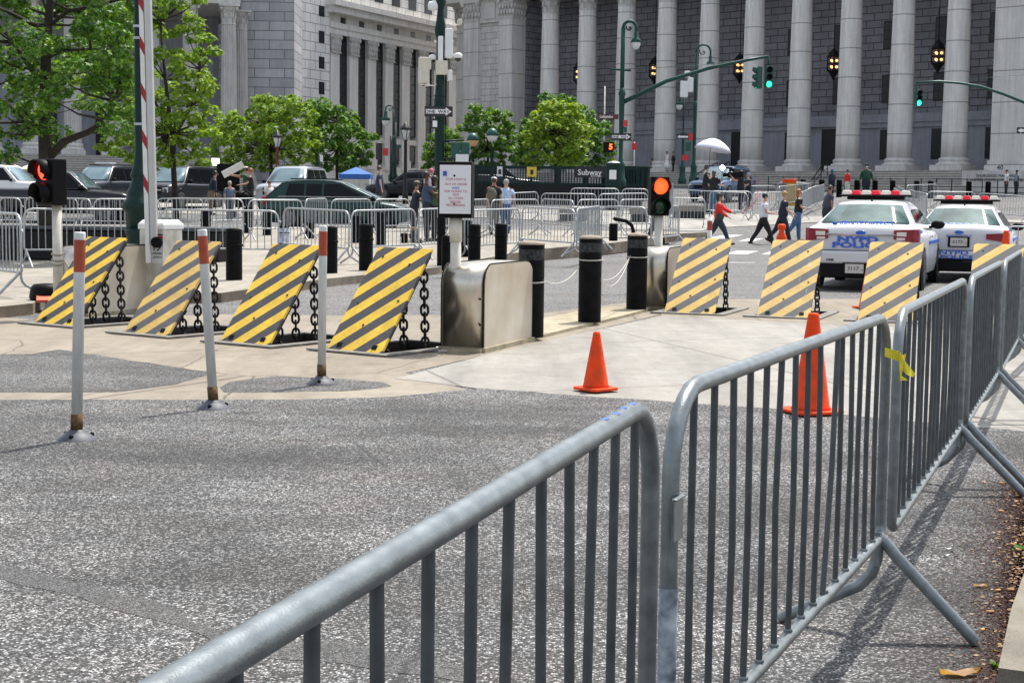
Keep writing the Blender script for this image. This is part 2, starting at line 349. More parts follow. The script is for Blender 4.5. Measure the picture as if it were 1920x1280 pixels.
# ---------------------------------------------------------------- courthouse with ten columns (right)
GR1=(.50,.49,.485); GR2=(.42,.41,.41)
ST_COL=m_stone('granite_column',(.78,.76,.72),(.70,.68,.65),joint=1.97,off=-.35)
ST=m_stone('granite',(.66,.64,.60),(.56,.54,.52))
ST_J=m_stone('granite_pier',(.70,.68,.64),(.62,.60,.57),joint=1.97,off=-.2)
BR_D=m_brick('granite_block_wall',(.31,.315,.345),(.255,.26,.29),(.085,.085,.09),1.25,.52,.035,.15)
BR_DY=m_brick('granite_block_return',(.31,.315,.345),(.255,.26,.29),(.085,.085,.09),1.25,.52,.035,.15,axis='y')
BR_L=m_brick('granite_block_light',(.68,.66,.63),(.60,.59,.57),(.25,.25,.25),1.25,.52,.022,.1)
WALLP=m_stone('granite_smooth_wall',(.42,.44,.49),(.35,.37,.42))
STEP=m_stone('granite_step',(.5,.47,.42),(.4,.38,.34),joint=.17)
GLASS=M('dark_window_glass',(.012,.015,.02),.2,0,.3,3,spec=.3)
DARK=M('dark_bronze',(.012,.012,.013),.4,.3,.2)
IRON=M('black_iron',(.012,.012,.013),.45,.2,.25,8)
def capital(mb,c,r,h,m=0,n=14,leaf=True):
    c=V(c)
    mb.lathe([(r,0),(r*1.06,.03*h),(r*1.06,.07*h),(r*.98,.1*h),(r*.98,.55*h),(r*1.12,.75*h),(r*1.4,.9*h)],c,n,m)
    mb.box(c+V((0,0,.95*h)),(r*2.9,r*2.9,.1*h),m)
    if leaf:
        for row,(z0,z1,out) in enumerate(((.1,.42,.42),(.34,.7,.52))):
            for k in range(8):
                a=2*math.pi*(k+row*.5)/8; d=V((math.cos(a),math.sin(a),0)); t=V((-d.y,d.x,0))*r*.3
                b=c+V((0,0,z0*h)); u=c+V((0,0,z1*h))
                mb.add([b+d*r-t,b+d*r+t,u+d*r*(1.08)+t*.9,u+d*r*(1.08)-t*.9,u+d*r*(1.05+out)+t*.5-V((0,0,.06*h)),u+d*r*(1.05+out)-t*.5-V((0,0,.06*h)),b+d*r*.9,u+d*r*.9],[(0,1,2,3),(3,2,4,5),(0,3,7,6),(1,6,7,2)],m)
        for k in range(4):
            a=math.pi/4+k*math.pi/2; d=V((math.cos(a),math.sin(a),0)); p=c+V((0,0,.82*h))
            mb.ell(p+d*r*1.5,(r*.26,r*.26,h*.1),8,6,m)
def column(mb,c,rb,rt,z0,z1,capz,flute=False,n=28,m=0,mc=1,plinth=(1.0,.35),bh=.5):
    x,y=c; pw,ph=plinth
    mb.box((x,y,z0+ph/2),(rb*2*1.36*pw,rb*2*1.36*pw,ph),mc)
    b=z0+ph
    mb.lathe([(rb*1.33,b),(rb*1.36,b+.1*bh),(rb*1.33,b+.24*bh),(rb*1.18,b+.32*bh),(rb*1.12,b+.5*bh),(rb*1.18,b+.58*bh),(rb*1.2,b+.72*bh),(rb*1.14,b+.86*bh),(rb*1.04,b+bh)],(x,y,0),n,mc)
    b+=bh; pr=[(rb,b)]
    for k in range(1,9):
        t=k/8; pr.append((rb+(rt-rb)*(t**1.6),b+(z1-b)*t))
    if flute:
        nn=40; vs=[]
        for r,z in pr:
            for j in range(nn):
                a=2*math.pi*j/nn; q=r*(1 if j%2 else .93); vs.append((x+q*math.cos(a),y+q*math.sin(a),z))
        mb.add(vs,[(i*nn+j,i*nn+(j+1)%nn,(i+1)*nn+(j+1)%nn,(i+1)*nn+j) for i in range(len(pr)-1) for j in range(nn)],m)
    else: mb.lathe(pr,(x,y,0),n,m)
    capital(mb,(x,y,z1),rt,capz-z1,mc)
D0=125.; OA=V((71/2850*D0,D0,0)); angA=R(-43.8); dA=V((math.cos(angA),math.sin(angA),0)); nA=V((-dA.y,dA.x,0))
def lA(px,py,c=0):
    p=hitp(px,py,OA+nA*c,nA); return (p-OA).dot(dA),p.z
A=thing('courthouse','grey granite courthouse with ten tall round columns behind the police cars','building',OA,angA)
Z0=3.85; ZC=16.6; ZT=18.3; CW=4.2
for i in range(10):
    mb=MB(); column(mb,(0,0),.83,.68,Z0,ZC,ZT); mb.build('column',[ST_COL,ST],A,loc=(4*i-.4,0,0))
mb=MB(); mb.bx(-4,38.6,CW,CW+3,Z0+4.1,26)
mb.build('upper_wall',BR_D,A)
mb=MB(); mb.bx(-4,38.6,CW+.003,CW+3,Z0-.1,Z0+3.15); mb.bx(-4,38.6,CW-.05,CW+.003,Z0,Z0+.9)
mb.build('lower_wall',WALLP,A)
mb=MB(); mb.bx(-4,38.6,CW-.16,CW+3,Z0+3.15,Z0+3.5); mb.bx(-4,38.6,CW-.28,CW+3,Z0+3.5,Z0+3.7); mb.bx(-4,38.6,CW-.16,CW+3,Z0+3.7,Z0+4.1); mb.build('string_course',WALLP,A)
mb=MB(); mb.bx(-13,41.5,-.9,CW+3,ZT,ZT+1.6); mb.bx(-13.5,42,-1.3,CW+3,ZT+1.6,ZT+2.0); mb.bx(-13,41.5,-.7,CW+8,ZT+2,ZT+6); mb.build('entablature',ST,A)
mb=MB(); mb.bx(-13,46,CW+3,CW+22,0,ZT+7); mb.build('main_block',ST,A)
mb=MB()
for k in range(9): mb.bx(-4-.0,38.6,-1.25-.34*k,-.9-.34*k if k else CW,Z0-.17*(k+1),Z0-.17*k)
mb.bx(-13,46,-4.4,-3.97,1.6,Z0-.17*9+.02)
mb.build('steps',STEP,A)
mb=MB()
for x0,x1 in ((38.55,41.3),): 
    mb.bx(x0,x1,-.85,.75,Z0+.6,ZC); mb.bx(x0-.25,x1+.25,-1.1,1,Z0-.1,Z0+.35); mb.bx(x0-.12,x1+.12,-.97,.87,Z0+.35,Z0+.6); mb.bx(x0,x1,.75,CW+3,Z0,ZT)
mb.build('pier',ST_J,A)
mb=MB(); mb.bx(37.9,46,-3.2,-1.1,1.8,Z0-.1); mb.bx(41.3,46,-.5,CW+3,1.8,ZT); mb.build('side_block',ST,A)
# pavilion on the left
mb=MB()
for x0,x1,y0 in ((-5.5,-4,-.75),(-9.75,-8.0,-.75),(-12.6,-11.0,1.2)):
    mb.bx(x0,x1,y0,y0+1.6,Z0+.6,ZC); mb.bx(x0-.2,x1+.2,y0-.2,y0+1.7,Z0-.4,Z0+.6)
mb.build('pier',ST_J,A)
mb=MB()
for x0,x1,y0 in ((-5.5,-4,-.75),(-9.75,-8.0,-.75),(-12.6,-11.0,1.2)):
    w=(x1-x0)/2; cx=(x0+x1)/2; cy=y0+.8
    mb.box((cx,cy,ZC+.05),(2*w+.12,1.72,.12)); mb.box((cx,cy,ZC+.85),(2*w-.05,1.5,1.6),taper=1.12); mb.box((cx,cy,ZT-.1),(2*w+.5,2.1,.2))
    for row in range(2):
        for k in range(5):
            for sx,sy in ((1,0),(0,1)):
                u=(k+.5*(row))/4.5*2-1
                if abs(u)>1: continue
                z=ZC+.5+row*.5
                if sx: mb.ell((cx+u*w,y0-.06,z),(.13,.16,.26),6,5)
                else: mb.ell((x1+.04,cy+u*.75,z),(.16,.13,.26),6,5)
    for u in (-1,1): mb.ell((cx+u*w,y0-.1,ZC+1.4),(.2,.2,.2),8,6)
mb.build('pier_capital',ST,A)
mb=MB(); mb.bx(-8.0,-5.5,-.35,2,Z0,ZC-.2); mb.bx(-11,-9.75,1.6,3,Z0,ZC-.2); mb.build('block_wall',BR_L,A)
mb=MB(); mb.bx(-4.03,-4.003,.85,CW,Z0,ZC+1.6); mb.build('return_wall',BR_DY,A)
mb=MB(); mb.bx(-8,-5.5,-.6,2,ZC-.2,ZC+1.7); mb.bx(-7.4,-6.1,-.68,-.6,ZC+.1,ZC+1.4); mb.bx(-11,-9.75,1.5,3,ZC-.2,ZC+1.7); mb.bx(-13,-4,-1.0,4.2,1.5,Z0); mb.bx(-13,-5.5,2.0,8,Z0,ZT); mb.build('panel_wall',ST,A)
for i in range(2,10):
    x=4*i-.4+.68
    for z0,z1 in ((12.55,14.4),(8.8,10.65)):
        f=MB(); f.bx(x-.62,x+.62,CW-.03,CW+.02,z0-.06,z1+.06); f=f.build('window',DARK,A)
        g=MB()
        for a in (0,1,2):
            for b in (0,1,2): g.bx(x-.54+a*.37,x-.54+a*.37+.34,CW-.045,CW-.032,z0+b*(z1-z0)/3+.03,z0+(b+1)*(z1-z0)/3-.03)
        g.build('pane',GLASS,f)
    f=MB(); f.bx(x-.6,x+.6,CW-.08,CW-.055,Z0+.9,Z0+3.0); 
    for k in range(7): f.bx(x-.55+k*.17,x-.53+k*.17,CW-.1,CW-.08,Z0+.9,Z0+3.0)
    f.build('barred_window',GLASS,A)
for px in (1385,1556):
    x,_=lA(px+4,290,CW); f=MB(); f.bx(x-.85,x+.85,CW-.12,CW-.02,Z0,Z0+3.15); f.build('doorway',DARK,A)
    f=MB(); f.bx(x-2.2,x-.85,CW-.1,CW+.1,Z0,Z0+3.2); f.bx(x-2.4,x+1.2,CW-.5,CW,Z0+3.3,Z0+3.9); f.build('door_surround',WALLP,A)
text('number_40','40',.45,DARK,A,(39.4,-1.11,Z0+.13),ext=.01)
text('carved_name','THURGOOD MARSHALL\nUNITED STATES COURTHOUSE',.25,DARK,A,(40.2,-3.21,Z0-.55),ext=.01)
BULB=M('lantern_light',(1,.6,.25),.5,0,0,emit=1.8,ecol=(1,.40,.12))
LAN=thing('hanging_lantern','black hanging lantern with glowing bulbs, leftmost of those seen between the right courthouse columns','lantern',(0,0,0),angA,'lanterns hanging in the courthouse colonnade')
mb=MB(); mb.lathe([(.05,1.1),(.12,1.0),(.3,.85),(.42,.62),(.55,.5),(.5,.42)],n=6,sm=False); mb.lathe([(.5,-.42),(.55,-.5),(.4,-.58),(.16,-.9),(.05,-1.15)],n=6,sm=False)
for k in range(6):
    a=k*math.pi/3; mb.tube([(.48*math.cos(a),.48*math.sin(a),-.45),(.48*math.cos(a),.48*math.sin(a),.45)],.045,4)
mb.tube([(.46*math.cos(k*math.pi/3),.46*math.sin(k*math.pi/3),0) for k in range(6)],.035,4,closed=True)
mb.build('cage',IRON,LAN)
mb=MB()
for k in range(3):
    for z in (-.22,.22):
        a=k*2.09+.4; mb.ell((.22*math.cos(a),.22*math.sin(a),z),(.10,.10,.085),8,6)
mb.build('bulb',BULB,LAN); mb=MB(); mb.tube([(0,0,1.0),(0,0,8)],.03,5); mb.build('rod',IRON,LAN)
for k,(px,py,lb) in enumerate(((1086,140,None),(1228,133,'black lit lantern half hidden behind the fourth right-hand courthouse column, beside the street lamp'),(1387,128,'black lit hanging lantern to the left of the overhead traffic signal'),(1563,120,'black lit hanging lantern just right of the two-headed traffic signal'),(1759,106,'rightmost black lit hanging lantern, above the small green traffic signal'))):
    p=hitp(px,py,OA+nA*1.6,nA)
    if k==0: LAN.location=p
    else: copy_tree(LAN,label=lb,loc=p)
# ---------------------------------------------------------------- hexagonal county courthouse (left)
PIL=m_stone('granite_pilaster',(.76,.74,.70),(.68,.66,.63))
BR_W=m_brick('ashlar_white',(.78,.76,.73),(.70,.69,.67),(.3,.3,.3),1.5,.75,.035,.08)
BR_SHADED=m_brick('ashlar_shaded',(.52,.52,.54),(.38,.38,.41),(.16,.16,.17),2.3,.72,.03,.12)  # darker ashlar: shade of the unlit angle face put into the colour
FL=m_stone('fluted_stone',(.55,.53,.50),(.44,.43,.41))
def frame(Y,px,ux,uy): 
    O=aty(px,370,Y); O.z=0; a=math.atan2(uy,ux); d=V((math.cos(a),math.sin(a),0)); return O,a,d,V((-d.y,d.x,0))
OB,aB,dB,nB=frame(128,615,.495,1.0)
def lB(px,py,c=0): p=hitp(px,py,OB+nB*c,nB); return (p-OB).dot(dB),p.z
B=thing('courthouse','pale granite courthouse with tall pilasters and a fluted-column porch behind the trees','building',OB,aB)
def zB(px,py): return lB(px,py)[1]
xe=lB(835,150)[0]+6; zc=[zB(640,y) for y in (70,62,105,250,272,300,16,52,30,45,0)]
pil=[lB(x,200)[0] for x in (617,651,685.5,719,750.5,781,811)]; pitch=(pil[-1]-pil[0])/6; pil=[pil[0]+pitch*k for k in range(11)]
zt=zB(634,66); zcap=zB(634,100); zarc=zB(617,42); zfr0=zB(617,42); zcor=zB(617,20); zb0=zB(700,312)
mb=MB(); mb.bx(0,xe+14,.6,20,0,zcor+14); mb.build('main_block',PIL,B)
mb=MB(); mb.bx(lB(551,200)[0],-.15,-.25,20,0,zcor+12); mb.build('corner_wall',BR_W,B)
mb=MB(); mb.bx(-.1,xe+14,.1,.6,zcor+.8,zcor+14); mb.build('attic_wall',BR_W,B)
mb=MB(); mb.bx(-.1,xe+14,-.2,.6,zt,zt+.5); mb.bx(-.1,xe+14,-.3,.6,zt+.5,zt+.95); mb.bx(-.1,xe+14,0,.6,zt+.95,zcor-.2); mb.bx(-.5,xe+14,-.9,.6,zcor-.2,zcor+.35); mb.bx(-.7,xe+14,-1.2,.6,zcor+.35,zcor+.8); mb.build('cornice',PIL,B)
mb=MB(); mb.bx(-.1,xe+14,-.1,.6,0,zb0); mb.bx(-.1,xe+14,-.02,.6,zB(705,268),zB(705,258)); mb.build('base_wall',PIL,B)
hw=pitch*.235
for k,x in enumerate(pil):
    mb=MB(); mb.bx(-hw,hw,-.15,.6,zb0,zcap); mb.bx(-hw-.1,hw+.1,-.25,.6,zb0-.3,zb0+.6); o=mb.build('pilaster',PIL,B,loc=(x+hw,0,0))
    mb=MB(); mb.box((0,.2,(zcap+zt)/2),(2*hw,.9,zt-zcap),taper=1.12); mb.box((0,.1,zcap),(2*hw+.1,.8,.12))
    for row in range(3):
        for j in range(4):
            u=(j+.5*(row%2)-1.75)/1.9*hw; mb.ell((u,-.22,zcap+.3+row*(zt-zcap)*.3),(.13,.14,.24),6,5)
    for u in (-hw,hw): mb.ell((u,-.25,zt-.25),(.2,.2,.22),8,6)
    mb.build('capital',FL,B,loc=(x+hw,0,0))
    x0=x+2*hw; x1=x+pitch; zwt=zt-.05; zwb=zB(705,252)
    f=MB(); f.bx(x0+.05,x1-.05,.1,.62,zwb,zwt); f=f.build('window',DARK,B)
    g=MB(); nz=10
    for a in range(nz):
        for b in range(2):
            w=(x1-x0-.36)/2; g.bx(x0+.2+b*w,x0+.16+(b+1)*w,.075,.097,zwb+.1+a*(zwt-zwb-.1)/nz,zwb+(a+1)*(zwt-zwb-.1)/nz)
    g.build('pane',GLASS,f)
    f=MB(); f.bx(x0+.2,x1-.2,.05,.62,zb0+.3,zB(705,270)); f.build('ground_floor_window',GLASS,B)
    f=MB(); f.bx(x0+.35,x1-.45,-.03,.3,zt+1.5,zcor-1.1); f.build('frieze_window',GLASS,B)
    for q in (0,1): 
        f=MB(); f.bx(x0+.1,x1-.1,.05,.3,zcor+1.6+q*5,zcor+4.6+q*5); f.build('attic_window',GLASS,B)
for y0,y1 in ((13,33),(60,82),(108,130),(155,178)):
    x=lB(603.5,100,-.25)[0]; f=MB(); f.bx(x-.45,x+.35,-.28,0,zB(604,y1),zB(604,y0)); f.build('slit_window',GLASS,B)
# angle wall (shade put into its stone colour) + porch
OG,aG,dG,nG=frame(119,478,1.0,.02)
def lG(px,py): p=hitp(px,py,OG,nG); return (p-OG).dot(dG),p.z
def inB(o,O,a):    # put a part modelled in another frame under courthouse B
    o.parent=B; o.matrix_parent_inverse=Matrix.Identity(4); o.matrix_basis=(Matrix.Translation(OB)@Matrix.Rotation(aB,4,'Z')).inverted()@Matrix.Translation(O)@Matrix.Rotation(a,4,'Z')
mb=MB(); mb.bx(-1,lG(552,200)[0],0,16,0,34); inB(mb.build('angle_wall',BR_SHADED),OG,aG)
OP,aP,dP,nP=frame(114,430,.93,-.0); aP=math.atan2(.45,.894)-.16; dP=V((math.cos(aP),math.sin(aP),0)); nP=V((-dP.y,dP.x,0))
def lP(px,py,c=0): p=hitp(px,py,OP+nP*c,nP); return (p-OP).dot(dP),p.z
zPb=lP(430,297)[1]; zPs=lP(430,48)[1]; zPc=lP(430,10)[1]; sp=[lP(x,200)[0] for x in (137,212)]; spc=(lP(430,200)[0]-lP(137,200)[0])/4
for k in range(7): 
    mb=MB(); column(mb,(0,0),.62,.53,0,zPs-zPb,zPc-zPb,flute=True,bh=.5); o=mb.build('fluted_column',[FL,ST],None); inB(o,OP+dP*(-spc*k)+V((0,0,zPb)),aP)
for k in range(1,4):
    mb=MB(); column(mb,(0,0),.6,.52,0,zPs-zPb,zPc-zPb,flute=True,bh=.5); o=mb.build('fluted_column',[FL,ST],None); inB(o,V((aty(430+[0,21,35,47][k],200,114+k*3.4).x,114+k*3.4,zPb)),aP)
L0=spc*7
mb=MB(); mb.bx(-L0,.8,-.75,13,zPc,zPc+1.2); mb.bx(-L0,1.1,-1.0,13,zPc+1.2,zPc+1.6); mb.bx(-L0,.7,-.6,13,zPc+1.6,zPc+4); inB(mb.build('porch_entablature',ST),OP,aP)
mb=MB(); mb.bx(-L0-6,.2,8,13,0,zPc+5); inB(mb.build('porch_wall',WALLP),OP,aP)
mb=MB()
for k in range(4): inB(MB().bx(-L0+spc*(k+.3)*1.6,-L0+spc*(k+.3)*1.6+1.6,7.9,8.05,zPb,zPb+3.6).build('porch_door',DARK),OP,aP)
mb=MB()
for k in range(12): mb.bx(-L0-6,1.4,-1.3-.34*k,13 if k==0 else -1.3-.34*(k-1),zPb-.17*(k+1)-(3 if k==11 else 0),zPb-.17*k)
inB(mb.build('porch_steps',STEP),OP,aP)
# ---------------------------------------------------------------- street furniture materials
def m_stripes(name,dark=(.065,.066,.072),yel=(.80,.52,.06),px=.32,py=.29,wear=0,off=0):
    m,n,b=nodes(name); g=G(n); o=g.obj(); q=g.xyz(o); L=n.links.new
    ph=g.math('ADD',g.math('SUBTRACT',g.math('DIVIDE',q[1],py),g.math('DIVIDE',q[0],px)),20+off)
    k=g.math('LESS_THAN',g.math('FRACT',ph),.5)
    y=g.mix(1,yel,g.ramp(g.noise(o,7,6,.7),(.25,.8),(.6,1.05)),'MULTIPLY'); d=g.mix(g.ramp(g.noise(o,260,2),(.45,0),(.7,.5)),dark,(.2,.2,.21))
    c=g.mix(k,d,y); c=g.mix(g.ramp(g.noise(o,26,5,.7),(.60,0),(.70,.5)),c,(.3,.26,.2)); c=g.mix(g.ramp(g.noise(g.mapping(o,(9,1.2,1)),2.5,6,.7),(.6,0),(.72,.45)),c,(.16,.09,.05)); c=g.mix(1,c,g.ramp(g.noise(o,2.4,5,.7),(.35,.78),(.6,1.04)),'MULTIPLY')
    if wear:
        s=g.noise(g.mapping(o,(7,1.6,1)),2.2,7,.75); c=g.mix(g.ramp(s,(.6,0),(.68,wear)),c,(.55,.52,.5))
        s=g.noise(g.mapping(o,(5,3,1),loc=(3,5,0)),3,6,.7); c=g.mix(g.ramp(s,(.66,0),(.72,wear)),c,(.5,.12,.12))
    L(c,b.inputs['Base Color']); b.inputs['Roughness'].default_value=.7; g.bump(g.noise(o,240,3),b,.3,.004); return m
ST1=m_stripes('hazard_stripes',(.05,.05,.055),(.88,.58,.06)); ST2=m_stripes('hazard_stripes_faded',(.10,.10,.105),(.74,.50,.14)); ST3=m_stripes('hazard_stripes_scuffed',(.12,.12,.125),(.72,.49,.16),wear=.75)
STEEL_D=M('dark_steel',(.03,.028,.028),.6,.3,.4,10); RUST=M('chain_rust',(.018,.014,.013),.65,.3,.5,30)
PLATE_M=M('galvanised_apron',(.17,.16,.145),.7,.1,.4,8)
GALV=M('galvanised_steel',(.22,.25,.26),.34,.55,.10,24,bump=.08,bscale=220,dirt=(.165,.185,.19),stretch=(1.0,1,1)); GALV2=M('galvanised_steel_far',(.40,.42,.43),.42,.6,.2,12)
def bright(m): return m
INOX=M('brushed_stainless',(.58,.54,.46),.30,.95,.12,3,stretch=(40,40,1.2)); CREAM=M('cream_enamel',(.57,.52,.43),.35,0,.10,2.2,dirt=(.5,.42,.3)); CREAM2=M('cream_paint',(.62,.60,.54),.5,0,.16,5,dirt=(.5,.45,.36))
BLK=M('black_paint',(.0055,.0055,.006),.5,0,.5,9,bump=.2,bscale=40,spec=.08); BLK2=M('black_plastic',(.005,.005,.0055),.5,0,.2,spec=.12)
CAPM=M('bollard_cap',(.27,.22,.17),.8,0,.2,12); GREY_ST=M('worn_black',(.03,.033,.036),.6,0,.8,30,spec=.2)
WHITE=M('white_paint',(.75,.75,.73),.5,0,.08,4); REDR=M('red_reflective',(.36,.055,.02),.4,0,.15,20); POST=M('post_white_plastic',(.60,.60,.57),.55,0,.12,9,stretch=(4,4,.6))
RUBB=M('grey_rubber',(.07,.075,.09),.55,0,.3,20); RUSTY=M('rusty_collar',(.10,.055,.02),.8,0,.8,45)
ORANGE=M('cone_orange',(.88,.062,.006),.55,0,.12,9,dirt=(.62,.07,.015),spec=.2); GREEN_M=M('mast_green',(.008,.055,.046),.42,.0,.25,12,spec=.3); GREEN=M('lamp_post_green',(.003,.022,.019),.45,.0,.3,12,spec=.25); GREEN2=M('signal_green',(.01,.07,.055),.4,.1,.2)
ROPE=M('rope',(.6,.58,.52),.9,0,.15,60); REDL=M('red_signal_light',(.9,.02,.01),.4,0,0,emit=3,ecol=(1,.04,.02)); ORGL=M('orange_signal_light',(1,.2,.03),.4,0,0,emit=1.5,ecol=(1,.055,.012)); GRNL=M('green_signal_light',(.02,.8,.4),.4,0,0,emit=2.2,ecol=(.02,1,.4))
REDDK=M('red_lens_rim',(.5,.01,.01),.3,0,0,emit=.35,ecol=(1,.02,.01)); GRND=M('dark_green_lens',(.004,.035,.015),.2,0,.3,12); TXTK=M('lettering_black',(.02,.02,.025),.6,0,0); TXTW=M('lettering_white',(.8,.8,.8),.6,0,0)
REDS=M('sign_red',(.55,.03,.03),.5,0,0); BLUES=M('sign_blue',(.03,.08,.42),.5,0,0); BROWN=M('sign_brown',(.10,.025,.025),.5,0,.1); PAPER=M('paper',(.72,.72,.74),.7,0,.05,3); TEXTR=M('faded_print',(.5,.16,.2),.7,0,.5,120)
GLOBE=M('lamp_glass',(.62,.64,.62),.25,0,.06,5); ALUM=M('camera_housing',(.62,.58,.48),.4,0,.08,6); WPL=M('white_plastic',(.75,.76,.76),.35,0,.05); YTAPE=M('yellow_tape',(.75,.62,.02),.35,0,.2,30)
DOME=M('camera_dome_glass',(.01,.01,.012),.08,0,0,spec=.8)
# ---------------------------------------------------------------- wedge barriers
def chain(mb,a,b,ll=.115,th=.0125,wd=.036):
    a=V(a); b=V(b); d=(b-a); n=max(2,int(d.length/(ll-.035))); d.normalize(); s=d.orthogonal().normalized(); t=d.cross(s)
    for k in range(n+1):
        c=a+d*(k*(ll-.035)); w=s if k%2 else t; P=[]
        for j in range(10):
            an=2*math.pi*j/10; q=(abs(math.cos(an))**.8)*(1 if math.cos(an)>0 else -1); P.append(c+d*q*(ll/2)+w*math.sin(an)*wd)
        mb.tube(P,th,6,closed=True)
WL=["leftmost striped wedge barrier plate, raised beside the white gate cabinet","striped wedge barrier plate with a worn patch at its foot, right of the gate cabinet","striped wedge barrier plate behind the third flexible post","striped wedge barrier plate next to the signed post and stainless housing","faded striped wedge barrier plate right behind the amber-lit signal pole","scuffed striped wedge barrier plate with red scrapes, left of the police car","faded striped wedge barrier plate in front of the nearer police car","rightmost striped wedge barrier plate, partly hidden by the metal crowd barriers"]
for i,(q,a,n) in enumerate(WEDGES):
    ay=.76 if i<4 else .92; zt=.97; Lp=math.hypot(ay,zt)
    T=thing('wedge_barrier',WL[i],'vehicle barrier',(q.x,q.y,.02),math.atan2(a.y,a.x),'striped wedge barriers across the lanes')
    mb=MB(); mb.bx(0,PW,0,Lp,-.03,0); o=mb.build('plate',[ST1,ST2,ST1,ST1,ST2,ST3,ST2,ST2][i],T,bev=.004); o.rotation_euler.x=math.atan2(zt,ay)
    for bx_,by_ in ((.12,Lp-.12),(.5,Lp-.2),(.1,.55),(PW-.1,.6),(.3,.3)):
        s=MB(); s.lathe([(.014,0),(.012,.004)],(bx_,by_,.001),10); s=s.build('bolt_head',STEEL_D,T); s.rotation_euler.x=math.atan2(zt,ay)
    e=MB(); e.bx(.05,PW-.05,.05,Lp-.03,-.09,-.034); e.bx(PW/2-.04,PW/2+.04,.1,Lp-.1,-.16,-.09); e=e.build('plate_frame',STEEL_D,T); e.rotation_euler.x=math.atan2(zt,ay)
    for x in (.1,PW-.14):
        s=MB(); s.bx(x,x+.06,.035,.085,-.001,.004); s=s.build('hinge_slot',BLK2,T); s.rotation_euler.x=math.atan2(zt,ay)
    for x in (.1,PW/2,PW-.07):
        c=MB(); chain(c,(x,ay-.04,zt-.2),(x+.02,ay-.02,-.3)); c.build('chain',RUST,T)
    p=MB(); x0,x1,y0,y1=-.02,PW+.02,.08,1.25
    for u0,u1,v0,v1 in ((x0-.01,x0,y0,y1),(x1,x1+.01,y0,y1),(x0,x1,y0-.01,y0),(x0,x1,y1,y1+.01)): p.bx(u0,u1,v0,v1,-.5,-.004)
    p.bx(x0,x1,y0,y1,-.51,-.5); p.build('pit',STEEL_D,T)
    p=MB(); p.bx(x0-.14,x1+.14,-.12,-.01,-.01,.006); p.bx(x0-.14,x0-.012,-.01,1.4,-.01,.006); p.bx(x1+.012,x1+.14,-.01,1.4,-.01,.006); p.bx(x0-.012,x1+.012,1.262,1.4,-.01,.006); p.build('steel_surround',PLATE_M,T)
# ---------------------------------------------------------------- stainless housings
def housing(name,label,P,ang,L=1.42,Wd=.42,H=.83,flip=False):
    T=thing(name,label,'drive housing',P,ang,None)
    def prof(r,s=0):
        pts=[(0+s,0)]
        for k in range(7): t=math.pi-math.pi/2*k/6; pts.append((r+(r-s)*math.cos(t),H-r+(r-s)*math.sin(t)))
        for k in range(7): t=math.pi/2-math.pi/2*k/6; pts.append((L-r+(r-s)*math.cos(t),H-r+(r-s)*math.sin(t)))
        pts.append((L-s,0)); return pts
    mb=MB(); mb.prism(prof(.2),.0,Wd,'y',0,sm=False)
    o=mb.build('shell',INOX,T); 
    for p in o.data.polygons:
        if abs(p.normal.y)<.5: p.use_smooth=True
    for yy,nm in ((-.014,'side_panel'),(Wd+.002,'side_panel')):
        mb=MB(); mb.prism(prof(.2,.012),yy,yy+.012,'y'); mb.build(nm,CREAM,T)
    for yy in (-.018,Wd+.0):
        mb=MB(); P2=[(x,yy+.014,z) for x,z in prof(.2,-.004)]; mb.tube(P2,.007,5); mb.build('seam',BLK2,T)
    for z in (.25,.5):
        mb=MB(); mb.ell((-.004,.03,z),(.008,.012,.012),8,6); mb.build('bolt',STEEL_D,T)
    mb=MB(); mb.bx(-.03,L+.03,-.04,Wd+.03,-.02,.03); mb.build('footing',MEDM,T); return T
ax=math.atan2(.94,.345)
g0=atz(905,662,.0); housing('stainless_housing','stainless steel machine housing with cream side panel, behind the post with the paper notice',(g0.x,g0.y,.02),ax)
g1=atz(1262,590,.0); housing('stainless_housing','stainless steel machine housing behind the pole of the amber-lit signal',(g1.x-.02,g1.y+.75,.02),ax+.03)
g2=atz(163,596,.0); housing('stainless_housing','weathered stainless machine housing behind the leftmost striped wedge, beside the lamp post base',(g2.x,g2.y,.02),ax+.02,L=1.6)
# ---------------------------------------------------------------- bollards
def bollard(label,p,r,h,cap=True,rust=True,group=None,n=24):
    T=thing('bollard',label,'bollard',p,rnd.random()*6,group)
    mb=MB(); mb.lathe([(r,0),(r*.995,.02),(r,h-.02),(r*.98,h)],n=n); mb.build('post',BLK,T)
    if rust: mb=MB(); mb.lathe([(r*1.004,h-.16),(r*1.006,h-.05)],n=n,caps=False); mb.build('scraped_band',GREY_ST,T)
    mb=MB(); mb.lathe([(r*.99,h-.003),(r*1.03,h),(r*1.03,h+.012),(r*.7,h+.035),(0.001,h+.045)] if cap else [(r*.98,h+.001),(r*.5,h+.015),(.001,h+.02)],n=n); mb.build('cap',CAPM if cap else BLK,T); return T
BP=[atz(995,631,.04),atz(1105,603,.04),atz(1193,579,.04)]
bollard('wide black bollard beside the stainless housing with cream panel',BP[0],.137,.97,group='wide black bollards on the median')
bollard('wide black bollard, middle of the three on the median, with rope round it',BP[1],.137,.99,group='wide black bollards on the median')
bollard('wide black bollard next to the amber-lit signal, roped to its neighbour',BP[2],.137,.98,group='wide black bollards on the median')
